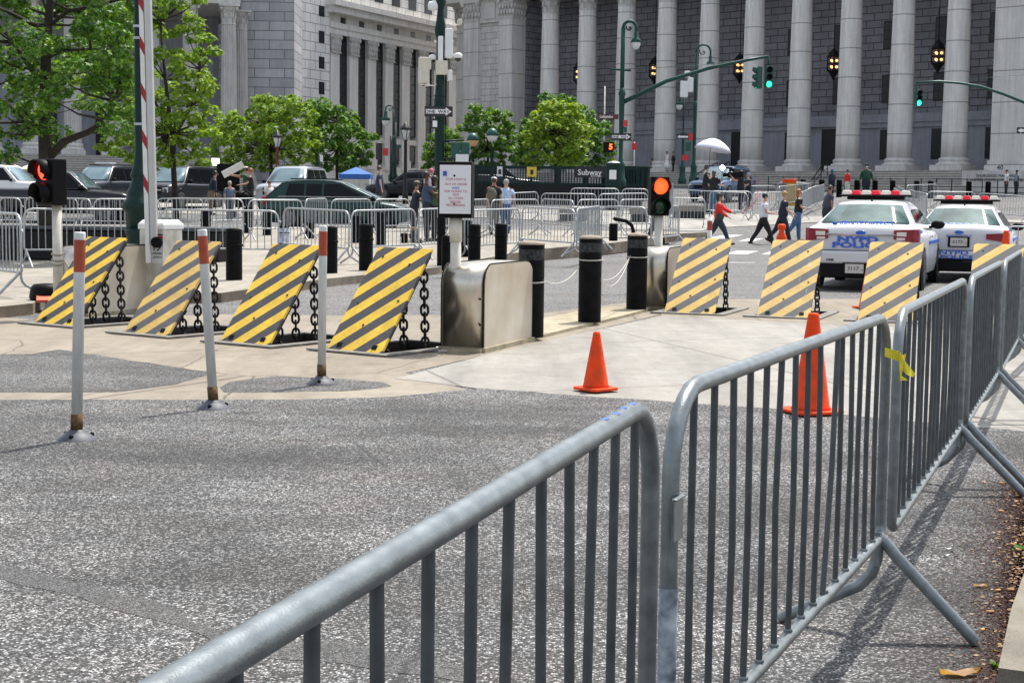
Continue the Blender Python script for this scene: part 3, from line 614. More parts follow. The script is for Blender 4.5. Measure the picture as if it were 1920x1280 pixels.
def rope(label,P,r=.0042,loops=(),name='rope'):
    T=thing(name,label,'rope',P[0]); mb=MB(); o=V(P[0]); mb.tube([V(p)-o for p in P],r,6); mb.build('strand',ROPE,T)
    for c,rr,z in loops:
        mb=MB()
        for dz in (0,.008): mb.tube([(c.x-o.x+rr*math.cos(t*math.pi/10),c.y-o.y+rr*math.sin(t*math.pi/10),z+dz-o.z+.01*math.sin(t*math.pi/10)) for t in range(20)],r*.7,6,closed=True)
        mb.build('coil',ROPE,T)
def sag(a,b,s,n=14): a=V(a); b=V(b); return [a.lerp(b,i/n)-V((0,0,s*4*(i/n)*(1-i/n))) for i in range(n+1)]
rope('thin white rope sagging between the left and middle median bollards',sag(BP[0]+V((.13,-.06,.6)),BP[1]+V((-.13,-.05,.66)),.1),loops=[(BP[0],.145,.62),(BP[1],.145,.78)])
rope('thin white rope hanging low between the middle median bollard and the right one',sag(BP[1]+V((.12,-.06,.5)),BP[2]+V((-.1,-.1,.72)),.2)+sag(BP[2]+V((-.1,-.1,.72)),BP[1]+V((.12,-.06,.52)),.12),loops=[(BP[2],.145,.74)])
# ---------------------------------------------------------------- pavement bollards
sb=[(386,452,395,'black pavement bollard behind the fence just right of the gate cabinet'),(439,525,430,'black pavement bollard in front of the fence, between the second and third wedges'),(465,437,388,'far black pavement bollard right of the pushchair'),(501,441,398,'far black pavement bollard under the front of the silver car'),(532,463,424,'black pavement bollard wrapped with a blue and white sticker'),(580,447,418,'small far black pavement bollard behind the third wedge top'),(619,512,426,'black pavement bollard right behind the third flexible post'),(686,507,422,'black pavement bollard above the fourth wedge, left of its top edge'),(667,455,405,'black pavement bollard under the green minivan sliding door'),(714,459,399,'black pavement bollard below the green minivan front door'),(836,507,443,'slim black bollard just left of the signed post at the kerb'),(827,498,408,'black pavement bollard behind the slim one beside the signed post'),(874,481,414,'black pavement bollard right of the signed post, the farther of two'),(889,493,422,'black pavement bollard right of the signed post, the nearer of two'),(939,489,421,'black pavement bollard below the woman in the tie-dye shirt')]
for px,yb,yt,lb in sb:
    p=gs(px,yb)
    h=(yb-yt)/2850*p.y
    w=.14 if 'slim' not in lb else .09; T=bollard(lb,p,w*.95,h,cap=False,rust=False,group='black bollards on the pavement',n=18)
    mb=MB(); mb.lathe([(w*1.0,h*.66),(w*1.06,h*.67),(w*1.06,h*.7),(w*1.0,h*.71)],n=18,caps=False); mb.build('collar',BLK,T)
    if 'sticker' in lb: mb=MB(); mb.lathe([(w*.97,h*.2),(w*.97,h*.9)],n=18,caps=False); mb.build('sticker',M('sticker',(.4,.45,.6),.5,0,.7,9),T)
p=atz(758,470,.14); T=thing('standpipe','short black standpipe with a brass-coloured cap, just above the fourth wedge','standpipe',p)
mb=MB(); mb.lathe([(.09,0),(.085,.03),(.085,.36),(.1,.38),(.1,.44),(.09,.46)],n=16); mb.build('pipe',BLK,T)
mb=MB(); mb.lathe([(.1,0),(.1,.3),(.14,.34),(.13,.42),(.1,.44),(.1,.52)],(.24,.3,0),16); mb.tube([(.26,.1,.3),(.4,.0,.27),(.42,0,.2)],.07,10); mb.build('valve',STEEL_D,T)
mb=MB(); mb.lathe([(.095,.52),(.1,.6),(.07,.62)],(.24,.3,0),12); mb.build('valve_cap',M('brass_cap',(.25,.17,.09),.6,.2,.3,20),T)
# bent arm fixture on median
p=atz(1197,560,0); T=thing('pipe_hook','black bent arm with a hanging cylinder, behind the bollard nearest the amber signal','pipe fixture',(p.x,p.y+1.2,0))
q=aty(1150,433,p.y+1.2)-V((p.x,p.y+1.2,0))
mb=MB(); mb.tube([(.0,0,0),(0,0,1.0),(-.03,0,1.1),(-.12,0,1.17),(-.3,0,1.2),(q.x,0,1.22)],.03,10); mb.build('arm',BLK,T)
mb=MB(); mb.lathe([(.065,-.16),(.07,-.15),(.07,.1),(.06,.12)],(q.x,0,q.z),16); mb.build('cylinder',BLK,T)
# ---------------------------------------------------------------- signal poles
def signal_head(T,c,w,h,lit,rz=0,depth=.2,lamps=2,visor=True,body=BLK2,lens=None,lr=None,mount=None):
    Mz=Matrix.Rotation(rz,3,'Z'); P=lambda x,y,z: Mz@V((x,y,z))+V(c); nm=body
    mb=MB(); mb.box(c,(w,depth,h),M=Mz); hd=mb.build('signal_head',body,T,bev=.012)
    r=lr or min(w*.40,h/lamps*.42)
    for k in range(lamps):
        z=h/2-h/lamps*(k+.5); col=lens[k]
        mb=MB(); Mx=Mz@Matrix.Rotation(R(90),3,'X'); mb.lathe([(r,0),(r*.9,.012),(r*.5,.03),(.001,.036)],P(0,-depth/2-.001,z),20,M=Mx); mb.build('lens',col,hd)
        if visor:
            vs=[];fs=[]; n=20; Lv=r*1.25
            for ring in range(2):
                for s in (r*1.12,r*1.05):
                    for j in range(n+1):
                        a=R(-55)+R(290)*j/n; vs.append(P(s*math.cos(a),-depth/2-(Lv*(1 if math.sin(a)>-.2 else .55) if ring else 0),z+s*math.sin(a)))
            m=n+1
            for j in range(n):
                fs+=[(j,j+1,2*m+j+1,2*m+j),(m+j,3*m+j,3*m+j+1,m+j+1),(2*m+j,2*m+j+1,3*m+j+1,3*m+j)]
            mb=MB(); mb.add(vs,fs,0,True); mb.build('visor',body,hd,fix=False)
    return hd
# left signal
p=atz(110,598,0); T=thing('signal_post','cream signal post with a red light on the left, behind the first striped wedge','traffic signal',p)
mb=MB(); mb.lathe([(.058,0),(.058,1.42)],n=16); mb.build('post',CREAM2,T); mb=MB(); mb.box((0,0,.01),(.3,.3,.02)); mb.build('base_plate',CREAM2,T)
signal_head(T,(-.06,.0,1.62),.33,.54,0,rz=R(-38),lens=[REDL,BLK2])
mb=MB(); [mb.tube([(.068*math.cos(t*.628),.068*math.sin(t*.628),.66+dz+.02*math.sin(t*.628)) for t in range(10)],.012,6,closed=True) for dz in (0,.05,.12)]; mb.tube([(.07,0,.7),(.2,-.05,.55),(.32,-.05,.45)],.009,6); mb.build('wire_tie',M('wire',(.3,.27,.2),.6,.2,.2),T)
# notice post
p=atz(853,657,0); T=thing('notice_post','cream post with a printed paper notice over its signal head','sign',p)
mb=MB(); mb.lathe([(.052,0),(.052,1.29)],n=16); mb.lathe([(.06,1.06),(.06,1.3)],n=16); mb.build('post',CREAM2,T)
mb=MB(); mb.box((0.02,0,.012),(.42,.3,.02)); mb.build('base_plate',CREAM2,T)
for sx in (-1,1):
    mb=MB(); mb.ell((sx*.16+.02,-.1,.025),(.015,.015,.012),8,6); mb.build('bolt',STEEL_D,T)
signal_head(T,(.0,.0,1.56),.33,.54,0,rz=R(-6),lens=[BLK2,BLK2],visor=False)
Tb=MB(); Tb.box((-.006,-.13,1.565),(.30,.012,.465),rz=R(-6)); pb=Tb.build('notice_sheet',PAPER,T)
for k,(s,z) in enumerate((("STOP LIGHT IS",1.66),("OUT OF ORDER",1.613),("WAIT",1.577),("FOR GUARD TO",1.546),("GIVE",1.514),("ALL CLEAR",1.480),("BEFORE",1.443),("PROCEEDING",1.413))):
    text('notice_text',s,.030,TEXTR if k!=2 else BLUES,pb,(.0,-.1375,z),rot=(R(90),0,R(-6)),ext=.0005,bold=.0006)
mb=MB(); mb.box((-.105,-.1385,1.715),(.036,.002,.045),rz=R(-6)); mb.build('notice_emblem',BLUES,pb)
mb=MB(); mb.bx(-.003,.12,-.143,-.139,1.83,1.9); mb.build('top_tab',PAPER,T)
# amber signal
p=atz(1232,571,0); T=thing('signal_post','cream signal post with a glowing orange-red light, between the median bollards and the faded wedges','traffic signal',p)
mb=MB(); mb.lathe([(.06,0),(.06,1.3)],n=16); mb.build('post',CREAM2,T); mb=MB(); mb.box((0,0,.01),(.34,.34,.02)); mb.build('base_plate',CREAM2,T)
signal_head(T,(-.01,0,1.56),.27,.56,0,rz=R(8),lens=[ORGL,GRND],lr=.115)
mb=MB(); mb.bx(.15,.2,.0,.12,1.3,1.75); mb.build('cable_box',GALV2,T)
p=gnd(1330,455); p=atz(1332,560,0); T=thing('flexible_post','short cream marker post with a red band behind the first faded wedge','marker post',(p.x+.6,p.y+2,0))
q=aty(1330,455,p.y+2)
mb=MB(); mb.lathe([(.04,0),(.04,1.24)],n=12); mb.build('post',POST,T); mb=MB(); mb.lathe([(.0425,1.02),(.0425,1.18)],n=12,caps=False); mb.build('red_band',REDR,T)
T.location.x=q.x
# ---------------------------------------------------------------- flexible delineator posts
def delin(label,pb,ptop,h):
    b=atz(*pb,z=.0); T=thing('flexible_post',label,'marker post',b,0,'flexible marker posts on the road')
    d=ray(*ptop); # top point at height h on that ray
    t=(h-EYE)/d.z if abs(d.z)>1e-3 else 1; top=aty(*ptop,b.y-.0)-b
    mb=MB(); mb.lathe([(.125,0),(.12,.012),(.075,.045),(.05,.06),(.045,.07)],n=20); mb.build('base',RUBB,T)
    for a in (-95,20,150):
        a=R(a); mb=MB(); mb.ell((.088*math.cos(a),.088*math.sin(a),.036),(.015,.015,.015),8,6); mb.build('bolt',BLK2,T)
    bt=V((0,0,.06)); u=(top-bt).normalized(); Ln=(top-bt).length; Q=V((0,0,1)).rotation_difference(u).to_matrix()
    mb=MB(); mb.lathe([(.036,.0),(.037,.1)],bt,16,M=Q); mb.build('collar',RUSTY,T)
    mb=MB(); mb.lathe([(.0325,.1),(.033,Ln-.01),(.030,Ln)],bt,20,M=Q); mb.build('tube',POST,T)
    mb=MB(); mb.lathe([(.0337,Ln-.235),(.0337,Ln-.045)],bt,20,M=Q,caps=False); mb.build('red_band',REDR,T)
delin('white flexible post with a red band, nearest and leftmost on the asphalt',(144,826),(150,435),1.24)
delin('leaning white flexible post with a red band, standing before the second wedge',(400,768),(379,430),1.2)
delin('white flexible post with a red band, standing before the third wedge',(603,721),(606,423),1.2)
# ---------------------------------------------------------------- cones
def cone(label,p,h,w,rz,band=False,name='traffic_cone',group='orange traffic cones'):
    T=thing(name,label,'traffic cone',p,rz,group); mb=MB(); s=w/2
    pl=[(-s,-s*.8),(-s*.8,-s),(s*.8,-s),(s,-s*.8),(s,s*.8),(s*.8,s),(-s*.8,s),(-s,s*.8)]
    mb.prism(pl,.008,.03,'z'); mb.build('base',ORANGE,T,bev=.006)
    rb=w*.36; mb=MB(); mb.lathe([(rb*1.08,.03),(rb,.05),(rb*.3,h-.02),(rb*.27,h-.005),(rb*.2,h)],n=28); mb.build('body',ORANGE,T)
    mb=MB(); mb.lathe([(rb*.2,h+.001),(.001,h-.02)],n=20,caps=False); mb.build('tip_hole',BLK2,T)
    if band: mb=MB(); f=lambda z:rb+(rb*.3-rb)*(z-.05)/(h-.07)+.003; mb.lathe([(f(h*.55),h*.55),(f(h*.75),h*.75)],n=20,caps=False); mb.build('reflective_band',WHITE,T)
    return T
cone('small plain orange traffic cone where the concrete meets the asphalt',atz(1117,732,.012),.455,.27,R(38))
cone('taller orange traffic cone seen through the metal crowd barrier',atz(1520,774,.012),.70,.36,R(20))
q=atz(1634,582,.01); cone('orange traffic cone peeping out behind the wedge in front of the police car',(q.x+.05,q.y+.4,.01),.7,.36,R(20))
q=atz(1893,560,.01); p=aty(1886,455,24.6); cone('orange traffic cone with a pale band beside the rear of the farther police car',(p.x,p.y,.01),1.08,.4,R(20),band=True)
# orange channeliser
p=aty(1465,455,23.0); T=thing('channeliser','orange channeliser post with a knob top and pale bands behind the scuffed wedge','traffic drum',(p.x,p.y,.0))
mb=MB(); mb.lathe([(.2,0),(.2,.05),(.09,.08),(.075,.6),(.078,.65),(.078,.97),(.07,1.0),(.04,1.04),(.04,1.08),(.062,1.1),(.062,1.15),(.04,1.17)],n=20); mb.build('body',ORANGE,T)
mb=MB(); mb.lathe([(.080,.78),(.080,.9)],n=20,caps=False); mb.build('reflective_band',WPL,T)
# toppled base by the left fence
p=atz(88,562,.14); T=thing('weighted_base','black rubber weight with a crushed orange foot, left of the first striped wedge','rubber base',p)
mb=MB(); mb.lathe([(.2,0),(.22,.03),(.2,.16),(.16,.2),(.05,.21)],n=16); mb.build('weight',BLK2,T)
mb=MB(); mb.box((.12,-.24,.03),(.34,.2,.035),rz=.3,M=Matrix.Rotation(.25,3,'X')); mb.build('orange_foot',M('crushed_orange',(.65,.13,.07),.6,0,.2,9),T)
# ---------------------------------------------------------------- crowd barriers
GALVB_SHADED=M('galvanised_bars_shaded',(.085,.095,.10),.5,.45,.25,16,bump=.05,bscale=160)  # barrier steel darkened in its colour for the shaded side of the bars
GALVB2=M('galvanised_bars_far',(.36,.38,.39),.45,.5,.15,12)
def barricade_meshes(L,nb,n=10,hi=True,mat=None,bent=None,seed=0):
    rr=random.Random(seed); H=1.10; z0=.33; r=.0176; cr=.165; P=[]
    def arc(cx,cz,a0,a1):
        for k in range(7 if hi else 4): a=a0+(a1-a0)*k/(6 if hi else 3); P.append((cx+cr*math.cos(a),0,cz+cr*math.sin(a)))
    arc(L-cr,H-r-cr,0,math.pi/2); arc(cr,H-r-cr,math.pi/2,math.pi)
    P.append((0,0,z0+.05)); P.append((.0,0,z0+.02)); P.append((.05,0,z0)); P.append((L-.05,0,z0)); P.append((L,0,z0+.02)); P.append((L,0,z0+.05))
    fr=MB(); fr.tube(P,r if hi else r*1.05,n,closed=True)
    ba=MB()
    if hi:
        for k in range(nb):
            xx=L*(k+1)/(nb+1); fr.lathe([(.0105,-.004),(.013,0),(.0105,.006)],(xx,0,z0+r*1.05),8)
    for k in range(nb):
        x=L*(k+1)/(nb+1); zt=H-2*r+.005
        if x<cr: zt-= cr-math.sqrt(max(0,cr*cr-(cr-x)**2))
        if L-x<cr: zt-= cr-math.sqrt(max(0,cr*cr-(cr-(L-x))**2))
        dx=.0
        if bent and k==bent: dx=.085
        ba.tube([(x+dx+rr.uniform(-.003,.003),0,zt),(x+dx*.6+rr.uniform(-.006,.006),rr.uniform(-.006,.006),.7),(x-dx*.3,0,z0+.005)],.0082 if hi else .0092,8 if hi else 4)
    return fr,ba
def foot(hi=True,n=10,sp=.33):
    a=MB(); a.tube([(0,0,.34),(0,-.03,.315),(0,-.06,.28),(0,-sp,.018)],.0205,n); 
    b=MB(); b.tube([(0,.0,.33),(0,.004,.26),(0,.02,.21),(0,.06,.165),(0,sp,.018)],.0205,n); return a,b
def barricade(label,a,b,hi=False,nb=None,feet=(1,1),z=None,mat=None,bent=None,group='metal crowd barriers',tilt=0,seed=0):
    a=V(a); b=V(b); L=(V((b.x,b.y))-V((a.x,a.y))).length; ang=math.atan2(b.y-a.y,b.x-a.x)
    nb=nb or max(4,int(L/.14)); mat=mat or (GALV if hi else GALV2)
    T=thing('crowd_barrier',label,'crowd barrier',(a.x,a.y,a.z if z is None else z),ang,group)
    sl=math.atan2(b.z-a.z,L) if z is None else 0
    T.rotation_euler=(tilt,-sl,ang)
    fr,ba=barricade_meshes(L,nb,14 if hi else 6,hi,bent=bent,seed=seed); fr.build('frame',mat,T,fix=False); ba.build('upright_bars',GALVB_SHADED if hi else GALVB2,T,fix=False)
    for k,x in enumerate((.03,L-.03)):
        if feet[k]:
            for m in foot(hi,12 if hi else 5): m.build('foot',mat,T,loc=(x,0,0),fix=False)
            if hi: mb=MB(); mb.box((0,0,.3),(.05,.02,.12)); mb.build('foot_bracket',mat,T,loc=(x,.0,0),bev=.003)
    for z in (.42,.88): MB().tube([(L,0,z),(L+.045,0,z),(L+.05,0,z-.03)],.008 if hi else .01,6).build('hook',mat,T,fix=False)
    return T
J=[(-.44,.47),(.262,2.80),(.312,2.92),(1.255,5.07),(1.325,5.2),(2.28,7.66),(2.35,7.80),(3.29,10.25),(3.36,10.4),(4.3,12.9),(4.4,13.1),(5.5,15.6)]
NL=['nearest metal crowd barrier, with blue pen marks near its corner','second nearest metal crowd barrier, in front of the taller cone, with one bent bar','third metal crowd barrier from the front, with yellow tape at its near post','fourth metal crowd barrier from the front, left of the second splayed foot','fifth metal crowd barrier from the front at the right edge','farthest metal crowd barrier of the row at the right edge']
for k in range(6):
    a,b=J[2*k],J[2*k+1]; barricade(NL[k],(a[0],a[1],.004),(b[0],b[1],.004),hi=True,nb=15,feet=(0 if k in(1,2) else 1,1),bent=9 if k==1 else None,group='metal crowd barriers along the right side',seed=k)
# ---------------------------------------------------------------- vehicles (x forward, y left)
def paint(name,c,metal=.0,rough=.3): return M(name,c,rough,metal,.03,2,coat=.35,spec=.35)
CW_=paint('car_paint_white',(.62,.63,.64)); CBK=paint('car_paint_black',(.005,.006,.009)); CNV=paint('car_paint_navy',(.008,.012,.022)); CSI=paint('car_paint_silver',(.40,.43,.48),.4); CGN=paint('car_paint_green',(.005,.035,.030),.2); CBL=paint('car_paint_blue',(.04,.08,.16),.2)
WG=M('car_glass_tinted',(.006,.007,.009),.08,0,0,spec=.2); WGL=M('car_windscreen',(.16,.24,.27),.06,0,.25,1.5,spec=.7); WGP=M('rear_window_glass',(.10,.16,.15),.12,0,.6,1.6,spec=.22)
TYRE=M('tyre',(.015,.015,.016),.8,0,.2,20); RIM=M('wheel_rim',(.13,.13,.14),.35,.4,.1); CHROME=M('chrome',(.6,.62,.65),.12,.9,0); TAIL=M('tail_light',(.23,.004,.012),.25,0,.3,9,spec=.35); HEAD=M('headlight',(.6,.63,.66),.1,.2,0,spec=.8); TRIM=M('car_trim_black',(.006,.006,.0065),.55,0,.1,spec=.15)
CAMB=M('amber_lens',(.7,.2,.02),.2,0,0); NB=M('police_blue',(.02,.12,.60),.4,0,0); DRED=M('light_bar_red',(.6,.012,.03),.2,0,.2,emit=.1,ecol=(1,.02,.05)); DWH=M('light_bar_clear',(.75,.70,.62),.2,0,.05,20)
def car(name,label,loc,rz,st,cab,paintm,wheels,hw_belt,hw_roof,belt,glass=WG,wind=WGL,sides=(),group=None,rear_glass=None,cat='car',mirror=None,arch=True,z=None):
    T=thing(name,label,cat,loc,rz,group); rings=[]
    for x,w,zb,zt in st:
        h=zt-zb; half=[(0,zb),(w*.82,zb),(w*.96,zb+.06),(w,zb+h*.28),(w,zb+h*.6),(w*.985,zt-.12*min(1,h)),(w*.94,zt-.035),(w*.82,zt),(w*.45,zt+.018),(0,zt+.024)]
        rings.append([(x,y,zz) for y,zz in half]+[(x,-y,zz) for y,zz in half[-2:0:-1]])
    mb=MB(); mb.loft(rings); mb.build('body',paintm,T)
    # cabin: list of (x_base,x_top,z_top) from rear to front -> sides + roof
    (xr0,xr1),(xf0,xf1),zr=cab; S=lambda z:hw_belt+(hw_roof-hw_belt)*(z-belt)/(zr-belt)
    rows=[]
    n=7; tops=[]
    for k in range(n):
        t=k/(n-1); x=xr1+(xf1-xr1)*t; tops.append((x,zr+.05*(1-(2*t-1)**2)-.0))
    b0,b1=(xr0,belt),(xf0,belt)
    mb=MB(); prof=[b0]+tops+[b1]
    L=[(x,S(min(z,zr))*(1 if z<=belt+.01 else 1),z) for x,z in prof]; vs=[]
    for x,y,z in L:
        if z>belt+.01: vs+=[(x,y,z-.05),(x,y*.9,z-.008),(x,y*.5,z+.02),(x,-y*.5,z+.02),(x,-y*.9,z-.008),(x,-y,z-.05)]
        else: vs+=[(x,y,z),(x,y*.9,z+.005),(x,y*.5,z+.02),(x,-y*.5,z+.02),(x,-y*.9,z+.005),(x,-y,z)]
    m=len(L); fs=[(i*6+j,i*6+j+1,(i+1)*6+j+1,(i+1)*6+j) for i in range(m-1) for j in range(5)]
    mb.add(vs,fs,0,True); mb.add([v for i,v in enumerate(vs) if i%6==0],[tuple(range(m))]); mb.add([v for i,v in enumerate(vs) if i%6==5],[tuple(range(m-1,-1,-1))])
    mb.build('roof',paintm,T)
    def quad(nm,xa,za,xb,zb,mat,ins=.07,side=1,off=.032,i0=.06,i1=.09):
        # glass on slanted front/rear pane between (xa,za) bottom and (xb,zb) top
        A=V((xa,0,za)); B=V((xb,0,zb)); nrm=V((-(zb-za),0,(xb-xa))).normalized()
        if nrm.z<0: nrm=-nrm
        P=[]
        for t,f in ((i0,1),(1-i1,1)):
            c=A.lerp(B,t); w=S(min(zr,c.z))-ins
            P.append([c+nrm*(off+.016*(1-abs(u)**2))+V((0,u*w,0)) for u in (-1,-.6,-.2,.2,.6,1)])
        Q=[p-nrm*.012 for p in P[0]],[p-nrm*.012 for p in P[1]]
        g=MB(); g.add(P[0]+P[1],[(j,j+1,6+j+1,6+j) for j in range(5)],0,True); g.add([P[0][0],P[0][-1],P[1][-1],P[1][0],Q[0][0],Q[0][-1],Q[1][-1],Q[1][0]],[(0,1,5,4),(1,2,6,5),(2,3,7,6),(3,0,4,7)]); return g.build(nm,mat,T)
    RW=quad('rear_window',xr0,belt,xr1,zr-.02,rear_glass or glass); quad('windscreen',xf0,belt,xf1,zr-.02,wind)
    for poly in sides:
        for sgn in (1,-1):
            g=MB(); P=[(x,sgn*(S(z)+.006),z) for x,z in poly]; Q=[(x,sgn*(S(z)-.01),z) for x,z in poly]; k=len(P)
            g.add(P+Q,[tuple(range(k))]+[(i,(i+1)%k,k+(i+1)%k,k+i) for i in range(k)]); g.build('side_window',glass,T)
    for x,r,w in wheels:
        for sgn in (1,-1):
            a=MB(); Mx=Matrix.Rotation(R(-90)*sgn,3,'X')
            if arch: a.lathe([(r*1.17,0),(r*1.17,.012),(r*1.1,.014),(.01,.0141)],(x,sgn*(w-.002),r*1.02),28,M=Mx,sm=False); a.build('wheel_arch',TRIM,T)
            wh=MB(); wh.lathe([(r*.6,-.1),(r*.95,-.1),(r,-.07),(r,.05),(r*.95,.085),(r*.68,.09)],(x,sgn*(w-.06),r),28,M=Mx,caps=False); wo=wh.build('wheel',TYRE,T)
            rm=MB(); rm.lathe([(r*.68,.085),(r*.64,.06),(r*.6,.03),(.01,.03)],(x,sgn*(w-.06),r),24,M=Mx,sm=False)
            for k in range(5):
                an=k*1.2566+.3; d=V((math.cos(an),math.sin(an),0)); t=V((-d.y,d.x,0)); P=[d*r*.1-t*.03,d*r*.1+t*.03,d*r*.62+t*.022,d*r*.62-t*.022]
                q=[Mx@(p+V((0,0,.05)))+V((x,sgn*(w-.06),r)) for p in P]+[Mx@(p+V((0,0,.085)))+V((x,sgn*(w-.06),r)) for p in P]; rm.hexa(q)
            rm.build('rim',RIM,wo)
    if mirror:
        for sgn in (1,-1):
            g=MB(); g.ell((mirror[0],sgn*(hw_belt+.14),mirror[1]),(.07,.13,.085),12,8); g.tube([(mirror[0],sgn*(hw_belt-.02),mirror[1]-.05),(mirror[0],sgn*(hw_belt+.1),mirror[1]-.03)],.025,6); g.build('mirror',TRIM,T)
    return T,S
def bit(T,nm,mat,*boxes,bev=0,label=None):
    mb=MB(); [mb.bx(*b) for b in boxes]; o=mb.build(nm,mat,T,bev=bev)
    if label: o['label']=label
    return o
def light_bar(T,x,z,w=1.22):
    mb=MB(); mb.bx(x-.14,x+.14,-w/2-.04,w/2+.04,z-.035,z+.0); mb.bx(x-.08,x+.08,-w/2+.1,w/2-.1,z-.09,z-.035); b=mb.build('light_bar',TRIM,T,bev=.01)
    n=7
    for k in range(n):
        y=-w/2+w*(k+.5)/n; g=MB(); g.box((x,y,z+.04),(.26,w/n-.012,.08),taper=.82); g.build('light_module',DWH if k%2==0 else DRED,b,bev=.018)
def police(label,P,hd,nums,kind):
    st=[(-2.58,.86,.40,.96),(-2.55,.915,.34,1.06),(-2.46,.945,.28,1.115),(-2.1,.955,.23,1.14),(-1.5,.965,.21,1.12),(0,.965,.2,1.03),(1.2,.965,.2,1.02),(2.0,.95,.22,.95),(2.4,.88,.26,.84),(2.56,.7,.3,.7)]
    if kind==2: st=[(x*.96,w*.96,zb,zt*.97) for x,w,zb,zt in st]
    hb,hr=(.84,.60) if kind==1 else (.82,.58); zr=1.50 if kind==1 else 1.45; be=1.12 if kind==1 else 1.06
    sides=[[(-1.55,be+.06),(-.55,be+.03),(-.55,zr-.09),(-.95,zr-.1)],[(-.47,be+.03),(.42,be),(.38,zr-.09),(-.47,zr-.09)],[(.5,be),(1.25,be),(.62,zr-.12),(.46,zr-.09)]]
    T,S=car('police_car',label,P,hd,st,((-2.08,-1.42),(1.5,.62),zr),CW_,[(-1.48,.345,.955*(.96 if kind==2 else 1)),(1.45,.345,.955*(.96 if kind==2 else 1))],hb,hr,be,glass=WG,sides=sides,group='white police sedans with red and white light bars',cat='police car',mirror=(.95,be+.0),rear_glass=WGP)
    k=1 if kind==1 else .96; xr=-2.585*k
    bit(T,'rear_bumper',CW_,(xr-.07,xr+.25,-.9*k,.9*k,.47,.69 if kind==1 else .62),bev=.04); bit(T,'lower_valance',TRIM,(xr-.045,xr+.3,-.86*k,.86*k,.22,.475),bev=.03)
    bit(T,'bumper_gap_shade',M('bumper_shadow_gap',(.05,.05,.055),.6,0,0),(xr-.03,xr+.1,-.9*k,.9*k,.69 if kind==1 else .62,.705 if kind==1 else .635))  # dark strip painted in for the shade above the bumper
    zt0,zt1,yi=(.85,1.07,.55) if kind==1 else (.80,.97,.50)
    for s in (1,-1):
        mb=MB(); y0,y1=s*yi,s*.955*k; ym=s*.88*k
        pl=[(xr-.022,y0),(xr-.022,ym),(xr+.07,y1*.995),(xr+.32,y1*1.004),(xr+.3,y1*.9),(xr+.1,y0)]
        vs=[]; 
        for zz in (0,1):
            for i,(x,y) in enumerate(pl): vs.append((x+(.02 if zz else 0),y,(zt0+ (.05 if i in(0,5) else 0)) if not zz else zt1-(.0 if i not in (0,5) else .02)))
        mb.add(vs,[(0,1,2,3,4,5),(11,10,9,8,7,6)]+[(i,(i+1)%6,6+(i+1)%6,6+i) for i in range(6)]); tl=mb.build('tail_light',TAIL,T)
        if kind==1: bit(tl,'reversing_light',DWH,(xr-.029,xr-.02,min(s*.6,s*.76),max(s*.6,s*.76),.95,1.02),(xr-.029,xr-.02,min(s*.6,s*.74),max(s*.6,s*.74),.885,.925)) 
        bit(T,'blue_flash',NB,(-2.45*k,-1.9*k,min(s*.948*k,s*.957*k),max(s*.948*k,s*.957*k),1.0,1.05),(-.6,1.9,min(s*.95*k,s*.971*k),max(s*.95*k,s*.971*k),.78,.84))
        bit(T,'door_handle',CHROME,(-.42,-.25,min(s*.955*k,s*.995*k),max(s*.955*k,s*.995*k),.9,.93))
    rr=(R(90),0,R(-90))
    if kind==1:
        bit(T,'trunk_strip',CHROME,(xr-.03,xr,-.58,.58,.955,.985),bev=.006)
        text('lettering','NYPD',.125,NB,T,(xr-.012,.05,.885),rot=rr,ext=.004,bold=.0055,sx=2.1,space=1); text('lettering','POLICE',.125,NB,T,(xr-.012,.05,.785),rot=rr,ext=.004,bold=.0055,sx=2.1)
        text('lettering','@NYPD67PCT',.115,NB,T,(-2.43,-.08,1.158),rot=(R(52),0,R(-90)),ext=.003,bold=.002,sx=1.25)
        mb=MB(); mb.ell((-2.44,.46,1.155),(.01,.045,.03),8,6); mb.tube([(-2.45,.50,1.135),(-2.45,.43,1.145),(-2.44,.42,1.17)],.012,5); mb.build('bird_emblem',NB,T)
        zp,yp,xp=.39,.08,xr-.085
    else:
        text('lettering','NYPD',.105,NB,T,(xr-.075,.08,.585),rot=rr,ext=.004,bold=.003,sx=2.0); text('lettering','POLICE',.1,NB,T,(xr-.075,.02,.50),rot=rr,ext=.004,bold=.003,sx=1.9)
        text('lettering','97320',.2,NB,T,(-2.33,.0,1.105),rot=(R(35),0,R(-90)),ext=.003,bold=.003,sx=1.4)
        text('lettering','@NYPD67PCT',.05,NB,T,(xr-.01,.0,.905),rot=rr,ext=.003,sx=1.5)
        zp,yp,xp=.79,0,xr-.02
    mb=MB(); mb.ell((xr-.03,0,1.0 if kind==1 else .975),(.012,.085,.034),16,8); e=mb.build('oval_emblem',NB,T); mb=MB(); mb.tube([(xr-.035,.09*math.cos(t/10*math.pi),(1.0 if kind==1 else .975)+.038*math.sin(t/10*math.pi)) for t in range(20)],.006,5,closed=True); mb.build('rim',CHROME,e)
    pl=bit(T,'licence_plate',M('plate',(.6,.56,.5),.5,0,.05),(xp-.008,xp,yp-.155,yp+.155,zp-.078,zp+.078)); bit(pl,'plate_frame',TRIM,(xp-.005,xp+.03,yp-.2,yp+.2,zp-.1,zp-.08),(xp-.005,xp+.03,yp-.2,yp+.2,zp+.08,zp+.1),(xp-.005,xp+.03,yp+.157,yp+.2,zp-.08,zp+.08),(xp-.005,xp+.03,yp-.2,yp-.157,zp-.08,zp+.08))
    text('plate_number',nums,.085,M('plate_ink',(.05,.05,.12),.5,0,0),pl,(xp-.009,yp+.02,zp),rot=rr,ext=.002,bold=.001,sx=1.15); text('plate_number','19' if kind==1 else '14',.04,TXTK,pl,(xp-.009,yp-.13,zp-.02),rot=rr,ext=.002)
